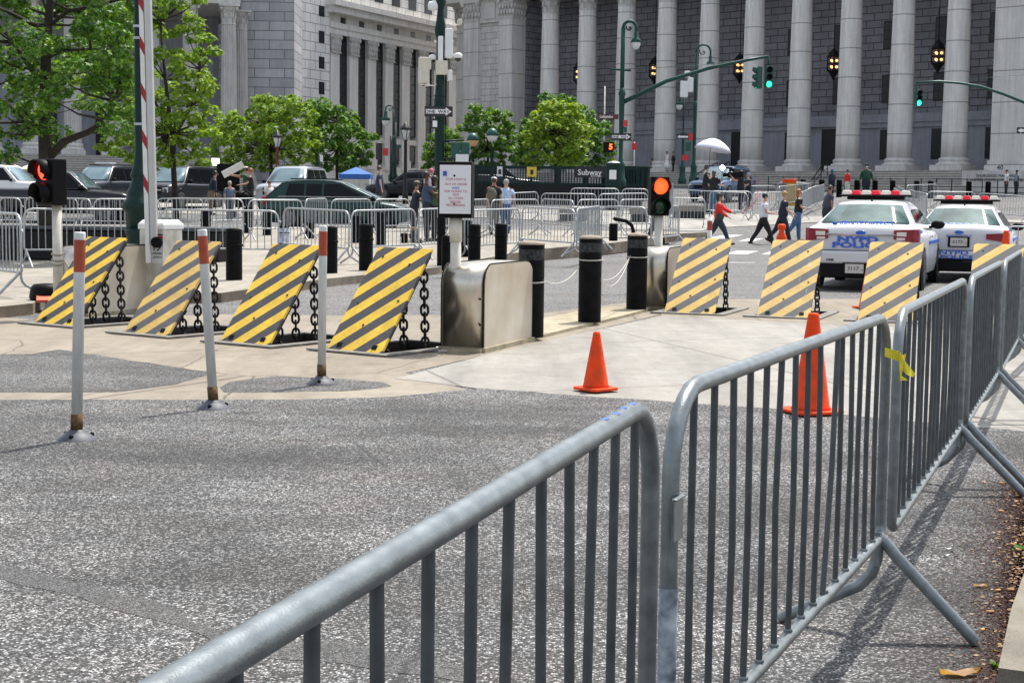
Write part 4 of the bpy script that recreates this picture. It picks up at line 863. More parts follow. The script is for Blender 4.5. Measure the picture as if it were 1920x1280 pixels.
    text('lettering','CPR' if kind==1 else 'COURTESY PROFESSIONALISM',.05 if kind==1 else .035,TXTK,T,(xr-.075,.5 if kind==1 else -.45,.53 if kind==1 else .415),rot=rr,ext=.003,bold=.002,sx=1.5)
    light_bar(T,-.62 if kind==1 else -.6,zr+.16); 
    mb=MB(); mb.lathe([(.02,0),(.012,.05)],(-1.2,0,zr+.03),8); mb.build('antenna',TRIM,T)
    for y in (.32,-.32): mb=MB(); mb.box((-.95,y,be+.1),(.1,.42,.34),taper=.8); mb.build('seat',TRIM,T)
    bit(T,'grille',TRIM,(2.44*k,2.58*k,-.5,.5,.45,.65))
    return T
dl=V((.345,.94)); hdg=math.atan2(dl.y,dl.x)
c1=V((5.93,26.0,0)); police('nearer white police sedan, seen from behind with a light bar, behind the faded wedges',(c1.x+dl.x*2.58,c1.y+dl.y*2.58,0),hdg,'3117',1)
c2=V((8.57,29.3,0)); police('farther white police sedan at the right edge with large blue numerals on its boot',(c2.x+dl.x*2.48,c2.y+dl.y*2.48,.0),hdg,'3173',2)
def suv(name,label,loc,rz,P,L=5.1,W=1.98,H=1.9,cat='car',group=None,bed=False,van=False,grille=None,wind=WGL,lights=True):
    w=W/2; be=1.12*H/1.9; hl=L/2; hood=1.1*H/1.9
    if van: st=[(-hl,.86*w,.35,1.0),(-hl+.05,.96*w,.25,1.08),(-hl+.5,w,.2,1.1),(0,w,.18,1.06),(hl-1.5,w,.2,1.04),(hl-.5,.95*w,.22,.9),(hl-.12,.84*w,.28,.76),(hl,.66*w,.33,.66)]; cab=((-hl+.04,-hl+.75),(hl-.95,hl-2.35),H-.05)
    elif bed: st=[(-hl,.93*w,.5,1.18),(-hl+.1,w,.4,1.2),(-hl+2,w,.35,1.2),(hl-1.5,w,.3,1.18),(hl-.35,.97*w,.32,1.1),(hl-.06,.9*w,.38,1.0),(hl,.8*w,.42,.9)]; cab=((-.65,-.5),(1.35,.65),H-.05); be=1.2
    else: st=[(-hl,.9*w,.4,1.08),(-hl+.08,.98*w,.3,1.14),(-hl+.6,w,.25,1.15),(0,w,.24,1.14),(hl-1.3,w,.26,hood+.04),(hl-.35,.97*w,.3,hood-.03),(hl-.07,.9*w,.34,hood-.12),(hl,.84*w,.4,hood-.22)]; cab=((-hl+.06,-hl+.3),(hl-1.35,hl-2.05),H-.05)
    (xr0,xr1),(xf0,xf1),zr=cab; zr_=zr; S=[]
    zt=zr-.1; zb=be+.05; n=3 if not bed else 2; xa=xr1+.12; xb=xf1-.02
    for k in range(n):
        a=xa+(xb-xa)*k/n+.04; b=xa+(xb-xa)*(k+1)/n-.04
        S.append([(a-(.12 if k==0 else 0),zb),(b+(.75*(xf0-xf1) if k==n-1 else 0),zb),(b+(.0 if k==n-1 else 0),zt),(a,zt)])
    T,_=car(name,label,loc,rz,st,cab,P,[(-hl+.95,.37,w*.985),(hl-.95,.37,w*.985)],w*.93,w*.74,be,sides=S,mirror=(xf0-.25,be+.08),group=group,cat=cat,wind=wind)
    if not van:
        bit(T,'grille',TRIM,(hl-.06,hl+.015,-w*.55,w*.55,.62,hood-.18),bev=.01); bit(T,'grille_bar',CHROME,(hl+.016,hl+.03,-w*.58,w*.58,.78,.83)); bit(T,'front_bumper',P if not bed else CHROME,(hl-.2,hl+.05,-w*.86,w*.86,.36,.56),bev=.04)
    for s in (1,-1):
        bit(T,'headlight',HEAD,(hl-.2,hl-.0,min(s*w*.6,s*w*.87),max(s*w*.6,s*w*.87),hood-.42,hood-.2) if not van else (hl-.35,hl-.13,min(s*w*.62,s*w*.89),max(s*w*.62,s*w*.89),.68,.8),bev=.02)
        bit(T,'tail_light',TAIL,(-hl-.01,-hl+.15,min(s*w*.85,s*w*.985),max(s*w*.85,s*w*.985),.85,1.1),bev=.01)
        if not bed: bit(T,'roof_rail',TRIM if P is not CSI else CHROME,(xr1+.2,xf1-.2,min(s*w*.66,s*w*.7),max(s*w*.66,s*w*.7),zr+.05,zr+.09))
    bit(T,'licence_plate',PAPER,(hl+.05,hl+.06,-.16,.16,.42,.52)) if not van else None
    return T
def put(px,py,Y): p=aty(px,py,Y); return (p.x,Y,gz(p.x,Y))
g=gz(-6.2,54)
T=suv('minivan','dark green minivan passing left to right behind the crowd barriers',(aty(636,400,54).x,54,g),R(-3),CGN,L=5.1,W=1.95,H=1.72,van=True)
bit(T,'chrome_strip',CHROME,(-2.2,1.6,-.985,-.975,.96,.98),(-2.0,1.3,-.885,-.875,1.115,1.135))
g=gz(-15,69); hs=math.atan2(-.94,-.30)
suv('parked_car','silver SUV facing the viewer, just behind the green minivan',put(551,400,70),hs+.10,CSI,L=4.9,W=2.05,H=1.95,group='cars parked nose-out by the park')
suv('parked_car','black SUV facing the viewer with a wide chrome-barred grille, right of the gate arm',put(338,400,69),hs,CBK,L=5.2,W=2.05,H=1.92,group='cars parked nose-out by the park')
T=suv('parked_car','dark navy SUV with a white roof sign, left of the lamp post',put(198,400,73),hs,CNV,L=5.0,W=2.0,H=1.85,group='cars parked nose-out by the park')
bit(T,'roof_sign',WPL,(-.3,.2,-.4,.4,1.92,2.0))
suv('pickup_truck','long black pickup truck with the driver in it, left edge behind the fences',put(112,400,57),R(-2),CBK,L=5.9,W=2.0,H=1.88,bed=True,cat='pickup truck')
suv('parked_car','white SUV at the left edge behind the black pickup truck',put(10,400,70),R(-8),CW_,L=4.8,W=1.95,H=1.85)
suv('parked_car','white car mostly hidden behind the lamp post and the navy SUV',put(262,400,84),R(-60),CW_,L=4.8,W=1.9,H=1.6)
suv('parked_car','blue SUV behind the filming crew on the right',put(1352,400,76),math.atan2(-.9,-.5),CBL,L=4.6,W=1.9,H=1.75)
suv('parked_car','dark car parked beyond the subway railing',put(935,400,80),R(4),CNV,L=4.7,W=1.9,H=1.55)
suv('parked_car','dark car parked right of the main street pole, behind the people',put(775,400,78),R(170),CBK,L=4.7,W=1.9,H=1.5)
# ---------------------------------------------------------------- people
CLO={}
def cloth(c,var=.1,sc=9,**k):
    key=(c,var,sc)
    if key not in CLO: CLO[key]=M('cloth',c,.85,0,var,sc,**k)
    return CLO[key]
SK={'l':M('skin_light',(.52,.30,.22),.55,0,.08,6),'m':M('skin_tan',(.36,.19,.12),.55,0,.08,6),'d':M('skin_dark',(.10,.05,.035),.5,0,.1,6)}
HAIR={'k':M('hair_black',(.012,.010,.010),.5,0,.3,40),'b':M('hair_brown',(.07,.035,.02),.5,0,.3,40),'y':M('hair_blond',(.38,.22,.09),.5,0,.3,40),'g':M('hair_grey',(.32,.31,.30),.6,0,.3,40),'r':M('hair_auburn',(.30,.11,.04),.5,0,.3,40),'p':M('hair_pink',(.55,.10,.16),.6,0,.3,40)}
EYE_M=M('eye_dark',(.01,.01,.01),.2,0,0); MOUTH=M('lips',(.30,.09,.08),.5,0,0)
def skin(name,verts,edges,mat,parent,sub=1,root=0):
    me=bpy.data.meshes.new(name); me.from_pydata([v for v,_ in verts],edges,[]); o=bpy.data.objects.new(name+'_t',me); C.objects.link(o)
    m=o.modifiers.new('s','SKIN'); m.use_smooth_shade=True; m.branch_smoothing=.6
    for i,(v,r) in enumerate(verts):
        r=r if isinstance(r,tuple) else (r,r); me.skin_vertices[0].data[i].radius=r; me.skin_vertices[0].data[i].use_root=(i==root)
    s=o.modifiers.new('u','SUBSURF'); s.levels=sub; s.render_levels=sub
    dg=bpy.context.evaluated_depsgraph_get(); dg.update(); me2=bpy.data.meshes.new_from_object(o.evaluated_get(dg)); bpy.data.objects.remove(o)
    me2.materials.clear(); me2.materials.append(mat); me2.name=name; q=bpy.data.objects.new(name,me2); C.objects.link(q); q.parent=parent; return q
def person(label,pos,face,h=1.72,legs=((0,0),(0,0)),arms=((0,.1,.15),(0,.1,.15)),lean=0,sk='l',hair='b',hairlen=0,top=(.1,.1,.12),bot=(.02,.02,.025),sleeve='short',shorts=False,dress=None,cap=None,bag=None,shoe=(.02,.02,.02),turn=0,hood=None,mask=False,girth=1.,vary=0,group=None):
    """x forward, y left; arms: (forward swing, outward, elbow bend); legs: (forward swing, knee bend)"""
    T=thing('person',label,'person',pos,face,group); k=h/1.74; G_=girth*1.2
    def P(x,y,z): return V((x+lean*max(0,z-.93),y,z))*k
    Vv=[];E=[]
    def add(p,r,par=None): Vv.append((p,(r[0]*k,r[1]*k) if isinstance(r,tuple) else r*k)); i=len(Vv)-1; (E.append((par,i)) if par is not None else None); return i
    pel=P(0,0,.95); i0=add(pel,(.10*G_,.09*G_)); wa=add(P(.01,0,1.1),(.09*G_,.075*G_),i0); ch=add(P(.01,0,1.3),(.11*G_,.085*G_),wa); nb=add(P(0,0,1.45),.062,ch); nk=add(P(.01,0,1.53),.048,nb)
    hd=add(P(.02,0,1.62),.078,nk); tp=add(P(.01,0,1.70),.066,hd)
    J={}
    for s,(a,b) in zip((1,-1),legs):
        hp=P(0,s*.09,.90); kn=hp+V((math.sin(a),0,-math.cos(a)))*.43*k; an=kn+V((math.sin(a-b),0,-math.cos(a-b)))*.41*k
        J['l',s]=(hp,kn,an)
        a1=add(hp,.075*G_,i0); a2=add(hp.lerp(kn,.5),.065*G_,a1); a3=add(kn,.055,a2); a4=add(kn.lerp(an,.35),.055,a3); a5=add(an,.036,a4); add(an+V((.12*math.cos(a-b)*k,0,-.045*k+.12*math.sin(a-b)*k*.5)),(.036,.022),a5)
    dz=min(J['l',s][2].z for s in (1,-1))-.075*k
    for s,(a,o,e) in zip((1,-1),arms):
        sh=P(0,s*.175*min(G_,1.1),1.415); d=V((math.sin(a),s*math.sin(o),-math.cos(a)*math.cos(o))).normalized(); el=sh+d*.29*k
        d2=V((math.sin(a+e),s*math.sin(o)*.3,-math.cos(a+e))).normalized(); wr=el+d2*.25*k; J['a',s]=(sh,el,wr,d2)
        b1=add(sh,.052,ch if False else nb); b2=add(el,.038,b1); b3=add(wr,.026,b2); pm=add(wr+d2*.05*k,(.036,.018),b3)
        sd=V((0,0,1)).cross(d2); sd=sd.normalized() if sd.length>.1 else V((0,1,0)); 
        for q,(off,l) in enumerate(((-.027,.075),(-.009,.088),(.009,.084),(.026,.066))):
            f1=add(wr+d2*.10*k+sd*off*k,.009,pm); add(wr+d2*(.10+l*.6)*k+sd*off*1.1*k+V((.012*k,0,0)),.0075,f1)
        t1=add(wr+d2*.045*k-sd*.038*k+V((.012*k,0,0)),.010,b3); add(wr+d2*.085*k-sd*.05*k+V((.02*k,0,0)),.0085,t1)
    Vv[:]=[(v-V((0,0,dz)),r) for v,r in Vv]; D=V((0,0,dz))
    skin('body',Vv,E,SK[sk],T,sub=1)
    H=lambda x,y,z:(P(x,y,z)-D); Mt=Matrix.Rotation(turn,3,'Z'); hc=H(.015,0,1.645)
    # face
    f=MB()
    for s in (1,-1): f.ell(hc+Mt@V((.083,s*.031,.0))*k,(.008,.012,.007),6,5)
    f.build('eyes',EYE_M,T); f=MB(); f.ell(hc+Mt@V((.086,0,-.055))*k,(.006,.024,.007),6,5); f.build('mouth',MOUTH,T)
    f=MB(); f.ell(hc+Mt@V((.092,0,-.022))*k,(.018,.013,.022),6,5); [f.ell(hc+Mt@V((.0,s*.084,-.01))*k,(.02,.008,.028),6,5) for s in (1,-1)]; f.build('nose_and_ears',SK[sk],T)
    if mask: f=MB(); f.ell(hc+Mt@V((.055,0,-.045))*k,(.055,.06,.05),10,8); f.build('face_mask',WPL,T)
    g=MB()
    if hood: g.ell(hc+Mt@V((-.015,0,.015))*k,V((.12,.11,.14))*k,12,10); g.build('hood',cloth(hood),T)
    elif hair:
        g.ell(hc+Mt@V((-.018,0,.03))*k,V((.098,.091,.098))*k,12,10)
        if hairlen: g.ell(hc+Mt@V((-.055,0,-.06-hairlen*.3))*k,V((.05,.075,.08+hairlen*.5))*k,10,8)
        g.build('hair',HAIR[hair],T)
    if cap: g=MB(); g.ell(hc+Mt@V((-.005,0,.065))*k,V((.1,.093,.062))*k,12,8); g.box(hc+Mt@V((.1,0,.055))*k,(.09*k,.13*k,.012),rz=turn); g.build('cap',cloth(cap,.03),T)
    # clothing
    tm=cloth(top,.35 if vary else .1,vary or 9); v=[];e=[]
    def ad(p,r,par=None): v.append((p-D,(r[0]*k,r[1]*k) if isinstance(r,tuple) else r*k)); i=len(v)-1; (e.append((par,i)) if par is not None else None); return i
    t0=ad(P(0,0,.88),(.165*G_,.15*G_)); t1=ad(P(.01,0,1.05),(.155*G_,.14*G_),t0); t2=ad(P(.01,0,1.3),(.165*G_,.135*G_),t1); t3=ad(P(0,0,1.43),(.115,.10),t2); ad(P(0,0,1.49),.072,t3)
    for s in (1,-1):
        sh,el,wr,d2=J['a',s]; u1=ad(sh+V((0,-s*.02*k,0)),.088,t3); 
        if sleeve=='long': u2=ad(el,.066,u1); ad(wr-d2*.0*k,.052,u2)
        elif sleeve=='short': ad(sh.lerp(el,.72),.078,u1)
        else: ad(sh.lerp(el,.12),.06,u1)
    skin('shirt' if not dress else 'dress_top',v,e,tm,T)
    v=[];e=[]
    if dress:
        g=MB(); g.lathe([(.11*k,1.05*k),(.15*k,.95*k),(.24*k,.6*k),(.32*k,.3*k)],(-0,0,-dz),16); g.build('skirt',cloth(dress,.05),T)
    else:
        w0=ad(P(0,0,1.10),(.135*G_,.12*G_)); w1=ad(P(0,0,.93),(.15*G_,.13*G_),w0)
        for s in (1,-1):
            hp,kn,an=J['l',s]; x1=ad(hp-V((0,0,.05*k)),.115*G_,w1); x1=ad(hp.lerp(kn,.5),.105*G_,x1)
            if shorts: ad(hp.lerp(kn,.8),.088*G_,x1)
            else: x2=ad(kn,.086,x1); ad(kn.lerp(an,.5),.078,x2); ad(an-V((0,0,.02*k)),.070,len(v)-1)
        skin('trousers' if not shorts else 'shorts',v,e,cloth(bot),T)
    for s,(a,b) in zip((1,-1),legs):
        an=J['l',s][2]-D; q=(a-b); g=MB(); Mr=Matrix.Rotation(-q*.7,3,'Y'); g.ell(an+Mr@V((.055*k,0,-.035*k)),V((.135,.05,.045))*k,12,8,M=Mr); g.build('shoe',cloth(shoe),T)
    if bag:
        kind,bc=bag; g=MB()
        if kind=='back': g.ell(H(-.2,0,1.22),V((.11,.16,.22))*k,12,10); 
        else:
            sd=1 if kind=='sideL' else -1; g.ell(H(.02,sd*.22,1.0),V((.13,.06,.13))*k,12,8); g.tube([H(.1,-sd*.12,1.42),H(.13,0,1.25),H(.06,sd*.2,1.08)],.012,5); g.tube([H(-.1,-sd*.12,1.42),H(-.13,0,1.25),H(-.04,sd*.2,1.08)],.012,5)
        g.build('bag' if kind!='back' else 'backpack',cloth(bc,.25),T)
    return T,J,D,k
TO=math.pi/2; LT=math.pi   # TO = facing away, LT = facing image left; 0 = image right
def pp(px,pf,ph,label,face,**kw):
    """feet at pixel (px,pf), head top at py ph"""
    p=gs(px,pf) if px<1200 else gnd(px,pf); h=(pf-ph)/F*p.y; h=min(1.95,max(1.5,h)); return person(label,p,face,h=h,**kw)
walk=lambda a,b,c=.1,d=.5:((a,c),(b,d))
pp(925,440,335,'man in a white cap with a sling backpack, standing behind the fence',TO-.3,top=(.015,.015,.017),bot=(.08,.07,.05),cap=(.6,.6,.62),bag=('back',(.12,.11,.08)),hair='b',sleeve='short',girth=1.15,sk='m')
pp(948,438,339,'grey-haired woman in a blue and white tie-dye shirt and jeans',TO,top=(.45,.55,.75),vary=14,bot=(.05,.10,.22),hair='g',arms=((.1,.3,.2),(.1,.3,.2)),girth=1.1)
pp(800,452,325,'man in a dark polo shirt leaning on the fence left of the paper notice',0.1,top=(.05,.07,.13),bot=(.02,.025,.035),hair='k',sk='d',lean=-.05,arms=((.6,.1,.9),(.7,.1,.8)),shoe=(.1,.1,.1))
pp(776,450,342,'man in a tan cap and dark shirt, resting arms on the fence',.3,top=(.02,.025,.04),bot=(.03,.03,.04),hair='k',sk='m',cap=(.25,.19,.13),lean=.1,arms=((.7,.2,.9),(.7,.2,.9)))
pp(814,452,333,'woman in a green sleeveless top, half hidden by the paper notice',0.0,top=(.05,.09,.06),bot=(.02,.02,.02),hair='k',sk='d',sleeve='none',arms=((.3,.1,.9),(.3,.1,.9)),hairlen=.05)
pp(808,415,319,'person with pink hair and a pale top behind the man in the striped polo',-1.2,top=(.6,.5,.5),bot=(.1,.1,.12),hair='p',sk='l',hairlen=.1)
pp(711,400,312,'man in a navy shirt walking behind the green minivan',.2,top=(.03,.045,.09),bot=(.03,.03,.04),hair='b',arms=((0,.45,.2),(0,.45,.2)),girth=1.15,legs=walk(.2,-.2))
pp(1346,461,360,'woman in a red jacket striding right with a green bag',0,top=(.75,.03,.025),bot=(.035,.045,.06),hair='k',sleeve='long',legs=((-.45,.15),(.5,.15)),arms=((.9,.1,.25),(.2,.1,.8)),bag=('sideR',(.03,.07,.05)),sk='m',hairlen=.02)
pp(1430,460,361,'boy in a white T-shirt and black leggings crossing the street',0,top=(.7,.72,.78),bot=(.012,.012,.014),hair='k',legs=((-.4,.2),(.45,.1)),arms=((.2,.1,1.4),(.1,.1,1.3)),sk='l',lean=.05)
pp(1466,458,359,'woman in a navy T-shirt with tied blond hair crossing the street',0,top=(.02,.022,.04),bot=(.018,.02,.03),hair='y',legs=((-.45,.3),(.35,.1)),arms=((.5,.1,.5),(.3,.1,.4)),sk='l',lean=.06,girth=1.1)
pp(1495,452,357,'auburn-haired woman in a black T-shirt and blue jeans crossing the street',0,top=(.012,.012,.014),bot=(.06,.14,.26),hair='r',legs=((.1,.05),(-.45,.2)),arms=((.2,.1,1.3),(.2,.1,1.3)),sk='l',hairlen=.08,shoe=(.3,.2,.15))
pp(1549,440,350,'man in a dark patterned shirt behind the roof of the nearer police car',.2,top=(.06,.06,.09),vary=30,bot=(.03,.03,.04),hair='b',sk='m',girth=1.3,lean=.15)
p=gnd(1229,461); person('person in dark trousers walking behind the amber signal and the fence',p,.1,h=1.68,top=(.03,.03,.035),bot=(.02,.02,.025),hair='k',legs=((-.3,.2),(.35,.1)),sk='m')
p,J_,D_,k_=pp(1323,398,292,'man holding a large white umbrella, wearing a black vest and lanyard',.1,top=(.012,.012,.014),bot=(.02,.02,.025),hair='b',sleeve='none',arms=((.2,.1,.3),(.5,.5,1.9)),sk='l',girth=1.1)
UMB=thing('umbrella','large white umbrella held above the filming crew','umbrella',aty(1330,300,gnd(1323,398).y-.1),R(20))
u0=UMB.location; top=aty(1334,258,u0.y)-u0; rim=aty(1334,280,u0.y).z-u0.z; wd=(aty(1363,286,u0.y).x-aty(1303,286,u0.y).x)/2*1.2
mb=MB(); n=16; vs=[]
for i,(f,zz) in enumerate(((.001,0),(.3,-.12),(.6,-.38),(.85,-.7),(1,-1))):
    for j in range(n): a=2*math.pi*j/n; rr=wd*f*(1-(.05*(j%2) if i>1 else 0)); vs.append((top.x+rr*math.cos(a),rr*math.sin(a),top.z+(top.z-rim)*zz))
mb.add(vs,[(i*n+j,i*n+(j+1)%n,(i+1)*n+(j+1)%n,(i+1)*n+j) for i in range(4) for j in range(n)],0,True); o=mb.build('canopy',M('umbrella_white',(.72,.74,.86),.7,0,.03,3),UMB)
so=o.modifiers.new('thick','SOLIDIFY'); so.thickness=.008; o.rotation_euler.y=.18
mb=MB(); mb.tube([(0,0,-.25),(top.x*.8,0,top.z-.02)],.012,6); mb.build('shaft',IRON,UMB)
pp(1337,402,322,'woman in a black top and blue jeans with her back turned, below the umbrella',TO-.4,top=(.012,.012,.014),bot=(.05,.12,.22),hair='b',hairlen=.06,arms=((.3,.15,1.2),(.3,.3,1.3)))
pp(1388,398,322,'camera operator in black with a video camera on the shoulder',LT,top=(.015,.015,.02),bot=(.02,.02,.03),hair='k',sk='l',arms=((1.2,.1,1.2),(1.2,.2,1.2)),girth=1.1)
pp(1402,396,326,'second crew member in black behind the camera operator',LT+.2,top=(.02,.02,.025),bot=(.02,.02,.03),hair='g',arms=((.5,.2,1.2),(.5,.2,1.2)))
q=aty(1376,328,gnd(1388,398).y-.1); T=thing('video_camera','black shoulder video camera with furry microphone, pointing left','video camera',q,R(180))
mb=MB(); mb.box((0,0,0),(.5,.18,.24)); mb.box((.1,0,.2),(.22,.12,.14)); mb.box((-.3,0,.02),(.2,.16,.26)); mb.build('body',BLK2,T,bev=.01); mb=MB(); mb.lathe([(.07,.25),(.09,.45),(.1,.46)],n=12,M=Matrix.Rotation(R(90),3,'Y')); mb.build('lens',BLK,T); mb=MB(); mb.ell((.2,0,.3),(.16,.05,.05)); mb.build('microphone',HAIR['k'],T)
p=gnd(1352,402); q=aty(1352,317,p.y); T=thing('film_light','small bright film light on a stand between the woman in jeans and the camera crew','film light',p)
mb=MB(); mb.tube([(0,0,.05),(0,0,q.z-p.z)],.015,6); [mb.tube([(0,0,.6),(.4*math.cos(a),.4*math.sin(a),.0)],.012,5) for a in (0,2.1,4.2)]; mb.build('stand',IRON,T); mb=MB(); mb.box((0,0,q.z-p.z+.05),(.22,.1,.2)); o=mb.build('lamp_head',BLK2,T); mb=MB(); mb.ell((0,-.06,q.z-p.z+.05),(.1,.03,.1)); mb.build('lamp',M('film_lamp',(1,1,.9),.5,0,0,emit=12,ecol=(1,.95,.85)),T)
# people near the steps
def far(px,pf,ph,Y,label,face,**kw):
    p=aty(px,pf,Y); return person(label,p,face,h=max(1.45,(pf-ph)/F*Y),**kw)
far(1222,334,298,118,'woman in a black top and denim skirt taking a photo on the courthouse steps',0.3,top=(.012,.012,.014),bot=(.08,.14,.25),shorts=True,hair='k',arms=((1.4,.1,.5),(1.3,.1,.5)))
far(1250,322,291,112,'bride in a white dress posing at the foot of a courthouse column',-1.2,top=(.75,.73,.74),bot=(.7,.7,.7),dress=(.78,.76,.76),hair='k',sleeve='none',hairlen=.05)
far(1262,322,292,113,'groom in a dark suit embracing the bride',LT,top=(.015,.015,.018),bot=(.015,.015,.018),hair='k',sleeve='long',girth=1.15)
far(1559,366,319,88,'person in a navy coat with a blue hood, left of the person in red',TO+.4,top=(.02,.03,.06),bot=(.015,.02,.03),hood=(.03,.12,.25),sleeve='long',girth=1.2,sk='d')
far(1588,366,321,88,'person in a red top and white trousers near the far bollards',LT+.6,top=(.65,.03,.03),bot=(.65,.62,.6),hair='k',sleeve='long',sk='m')
far(1623,372,309,86,'man in a dark green jacket, cap and face mask, facing the street',-TO,top=(.012,.06,.035),bot=(.02,.025,.04),cap=(.02,.04,.03),mask=True,sleeve='long',girth=1.35,arms=((0,.35,.3),(0,.35,.3)),sk='m')
far(1886,366,320,88,'person in a white shirt by the right-hand courthouse pier',LT,top=(.7,.7,.75),bot=(.03,.03,.04),hair='k',sk='m',hairlen=.0)
far(1905,366,325,89,'person in a grey top at the right edge beside the white-shirted one',LT+.3,top=(.2,.25,.3),bot=(.02,.02,.03),hair='k',sk='d')
pp(396,403,323,'man in a navy jacket and khaki trousers stooping right of the black SUV',0.4,top=(.02,.03,.06),bot=(.2,.15,.09),hair='k',sleeve='long',lean=.25,girth=1.1)
pp(462,400,315,'crew member in a green top with a white cap, arms raised to the reflector',LT,top=(.04,.09,.05),bot=(.02,.02,.03),hair='k',arms=((1.5,.2,.3),(1.4,.2,.3)),cap=(.6,.5,.5),sk='m')
pp(470,402,318,'crew member in a black top right behind the one in green',LT+.2,top=(.012,.012,.014),bot=(.02,.02,.02),hair='r',arms=((.5,.2,.9),(.5,.2,.9)))
pp(431,415,342,'person in a grey-blue top seated height beside the pushchair',-1,top=(.1,.14,.2),bot=(.05,.06,.09),hair='g')
pp(505,412,343,'person in white beside the front wheel of the silver SUV',-.8,top=(.65,.62,.6),bot=(.5,.48,.45),hair='b')
far(32,312,299,110,'police officer in dark uniform on the left courthouse steps',-TO,top=(.012,.015,.02),bot=(.012,.015,.02),hair='k',cap=(.01,.012,.02))
far(124,296,270,116,'person in black on the porch of the left courthouse',-TO,top=(.012,.012,.014),bot=(.012,.012,.014),hair='k')
# ---------------------------------------------------------------- lamps, poles, signs
def m_(px,Y): return px/F*Y
def sign_one_way(T,c,w,h,right=True,rz=0,txt=True):
    s=bpy.data.objects.new('one_way_sign',None); C.objects.link(s); s.parent=T; s.location=c; s.rotation_euler.z=rz
    mb=MB(); mb.bx(-w/2,w/2,0,.02,-h/2,h/2); mb.build('sign_plate',TXTK,s)
    k=1 if right else -1; a=w*.46; t=h*.21
    pl=[(-a*k,-t),(a*.55*k,-t),(a*.55*k,-h*.4),(a*k,0),(a*.55*k,h*.4),(a*.55*k,t),(-a*k,t)]
    mb=MB(); mb.prism(pl,-.006,-.001,'y'); mb.build('arrow',TXTW,s)
    if txt: text('sign_text','ONE  WAY',h*.42,TXTK,s,(-.05*w*k,-.008,-.01),ext=.001,bold=.004,sx=1.15)
    return s
def crook(label,px,ybase,ytop,Y,side=1,r=.09,globe=1,ret=False,span=None,group='bishop-crook street lamps'):
    b=aty(px,ybase,Y); b.z=max(gz(b.x,Y),b.z); t=aty(px,ytop,Y); H=t.z-b.z; T=thing('street_lamp',label,'street lamp',b,0,group); R_=span or .55*min(1.3,H/7.5)
    mb=MB(); mb.lathe([(.26,0),(.26,.3),(.19,.4),(.17,.9),(.2,.95),(.12,1.1),(.085,1.3),(r,H*.55),(r*1.3,H*.56),(r*.8,H*.6)],n=14); mb.tube([(0,0,H*.6),(0,0,H-R_)],r*.75,10); mb.build('post',GREEN_M,T)
    P=[(side*(R_-R_*math.cos(a)),0,H-R_+R_*math.sin(a)) for a in [math.pi*k/12 for k in range(13)]]; P.append((side*2*R_,0,H-R_*1.6))
    mb=MB(); mb.tube(P,r*.55,8); sp=[(side*(R_+ .62*R_*math.exp(-.16*k)*math.cos(2.6+k*.5)),0,H-R_+.62*R_*math.exp(-.16*k)*math.sin(2.6+k*.5)) for k in range(18)]; mb.tube(sp,r*.3,6); mb.build('crook_arm',GREEN_M,T)
    x=side*2*R_; z=H-R_*1.6
    mb=MB(); mb.lathe([(.06,.05),(.09,0),(.1,-.25),(.2,-.32),(.24,-.45),(.2,-.46)],(x,0,z),14); hd=mb.build('lamp_head',GREEN_M,T)
    mb=MB(); mb.lathe([(.2,-.46),(.19,-.58),(.12,-.72),(.001,-.77)],(x,0,z),14,caps=False); mb.build('lamp_glass',GLOBE,hd); return T,H
# right mast pole with arm
T,H=crook('tall green street lamp and signal mast with a long arm carrying two signals',1163,350,40,68,1,r=.13,span=.29)
Yr=68; b=T.location; L_=lambda px,py:aty(px,py,Yr)-b
mb=MB(); mb.tube([L_(1168,192),L_(1250,152),L_(1330,128),L_(1400,113),L_(1441,106)],[.10,.09,.08,.07,.06],10); mb.build('signal_arm',GREEN_M,T)
mb=MB(); c=L_(1164,130); mb.tube([c-V((.45,0,0)),c+V((.45,0,-.05))],.05,8); mb.build('crossbar',GREEN_M,T); mb=MB(); mb.tube([L_(1168,130),L_(1300,124),L_(1440,108)],.012,5); mb.build('stay_wire',GREEN_M,T)
def lights3(T,c,rz,h=.95,w=.34,lit=2):
    signal_head(T,c,w,h,0,rz=rz,depth=.22,lamps=3,body=GREEN2,lens=[REDDK if lit==0 else BLK2,BLK2,GRNL if lit==2 else BLK2],lr=.13)
lights3(T,L_(1441,145),R(4)); lights3(T,L_(1423,146),R(-86))
mb=MB(); mb.tube([L_(1441,106),L_(1441,123)],.04,6); mb.build('hanger',GREEN_M,T)
sign_one_way(T,L_(1164,257)-V((0,.2,0)),m_(38,68),m_(13,68))
mb=MB(); c=L_(1141,219); mb.box(c,(m_(37,68),.03,m_(9,68))); o=mb.build('street_name_sign',BROWN,T); text('sign_text','Lafayette',.16,TXTW,o,(c.x-.1,c.y-.02,c.z),ext=.001,bold=.003)
mb=MB(); c=L_(1141,276); mb.box(c,(.45,.3,.45)); mb.tube([c,c+V((.4,0,0))],.04,6); o=mb.build('pedestrian_signal',BLK2,T,bev=.02); text('countdown_digit','5',.34,M('countdown_light',(1,.15,.02),.5,0,0,emit=2,ecol=(1,.10,.01)),o,(c.x+.09,c.y-.16,c.z),ext=.002,bold=.012)
for px,py,w,h,mt in ((1172,232,.2,.28,REDS),(1172,244,.14,.25,GREEN2)): mb=MB(); mb.box(L_(px,py)-V((0,.18,0)),(w,.02,h)); mb.build('small_sign',mt,T)
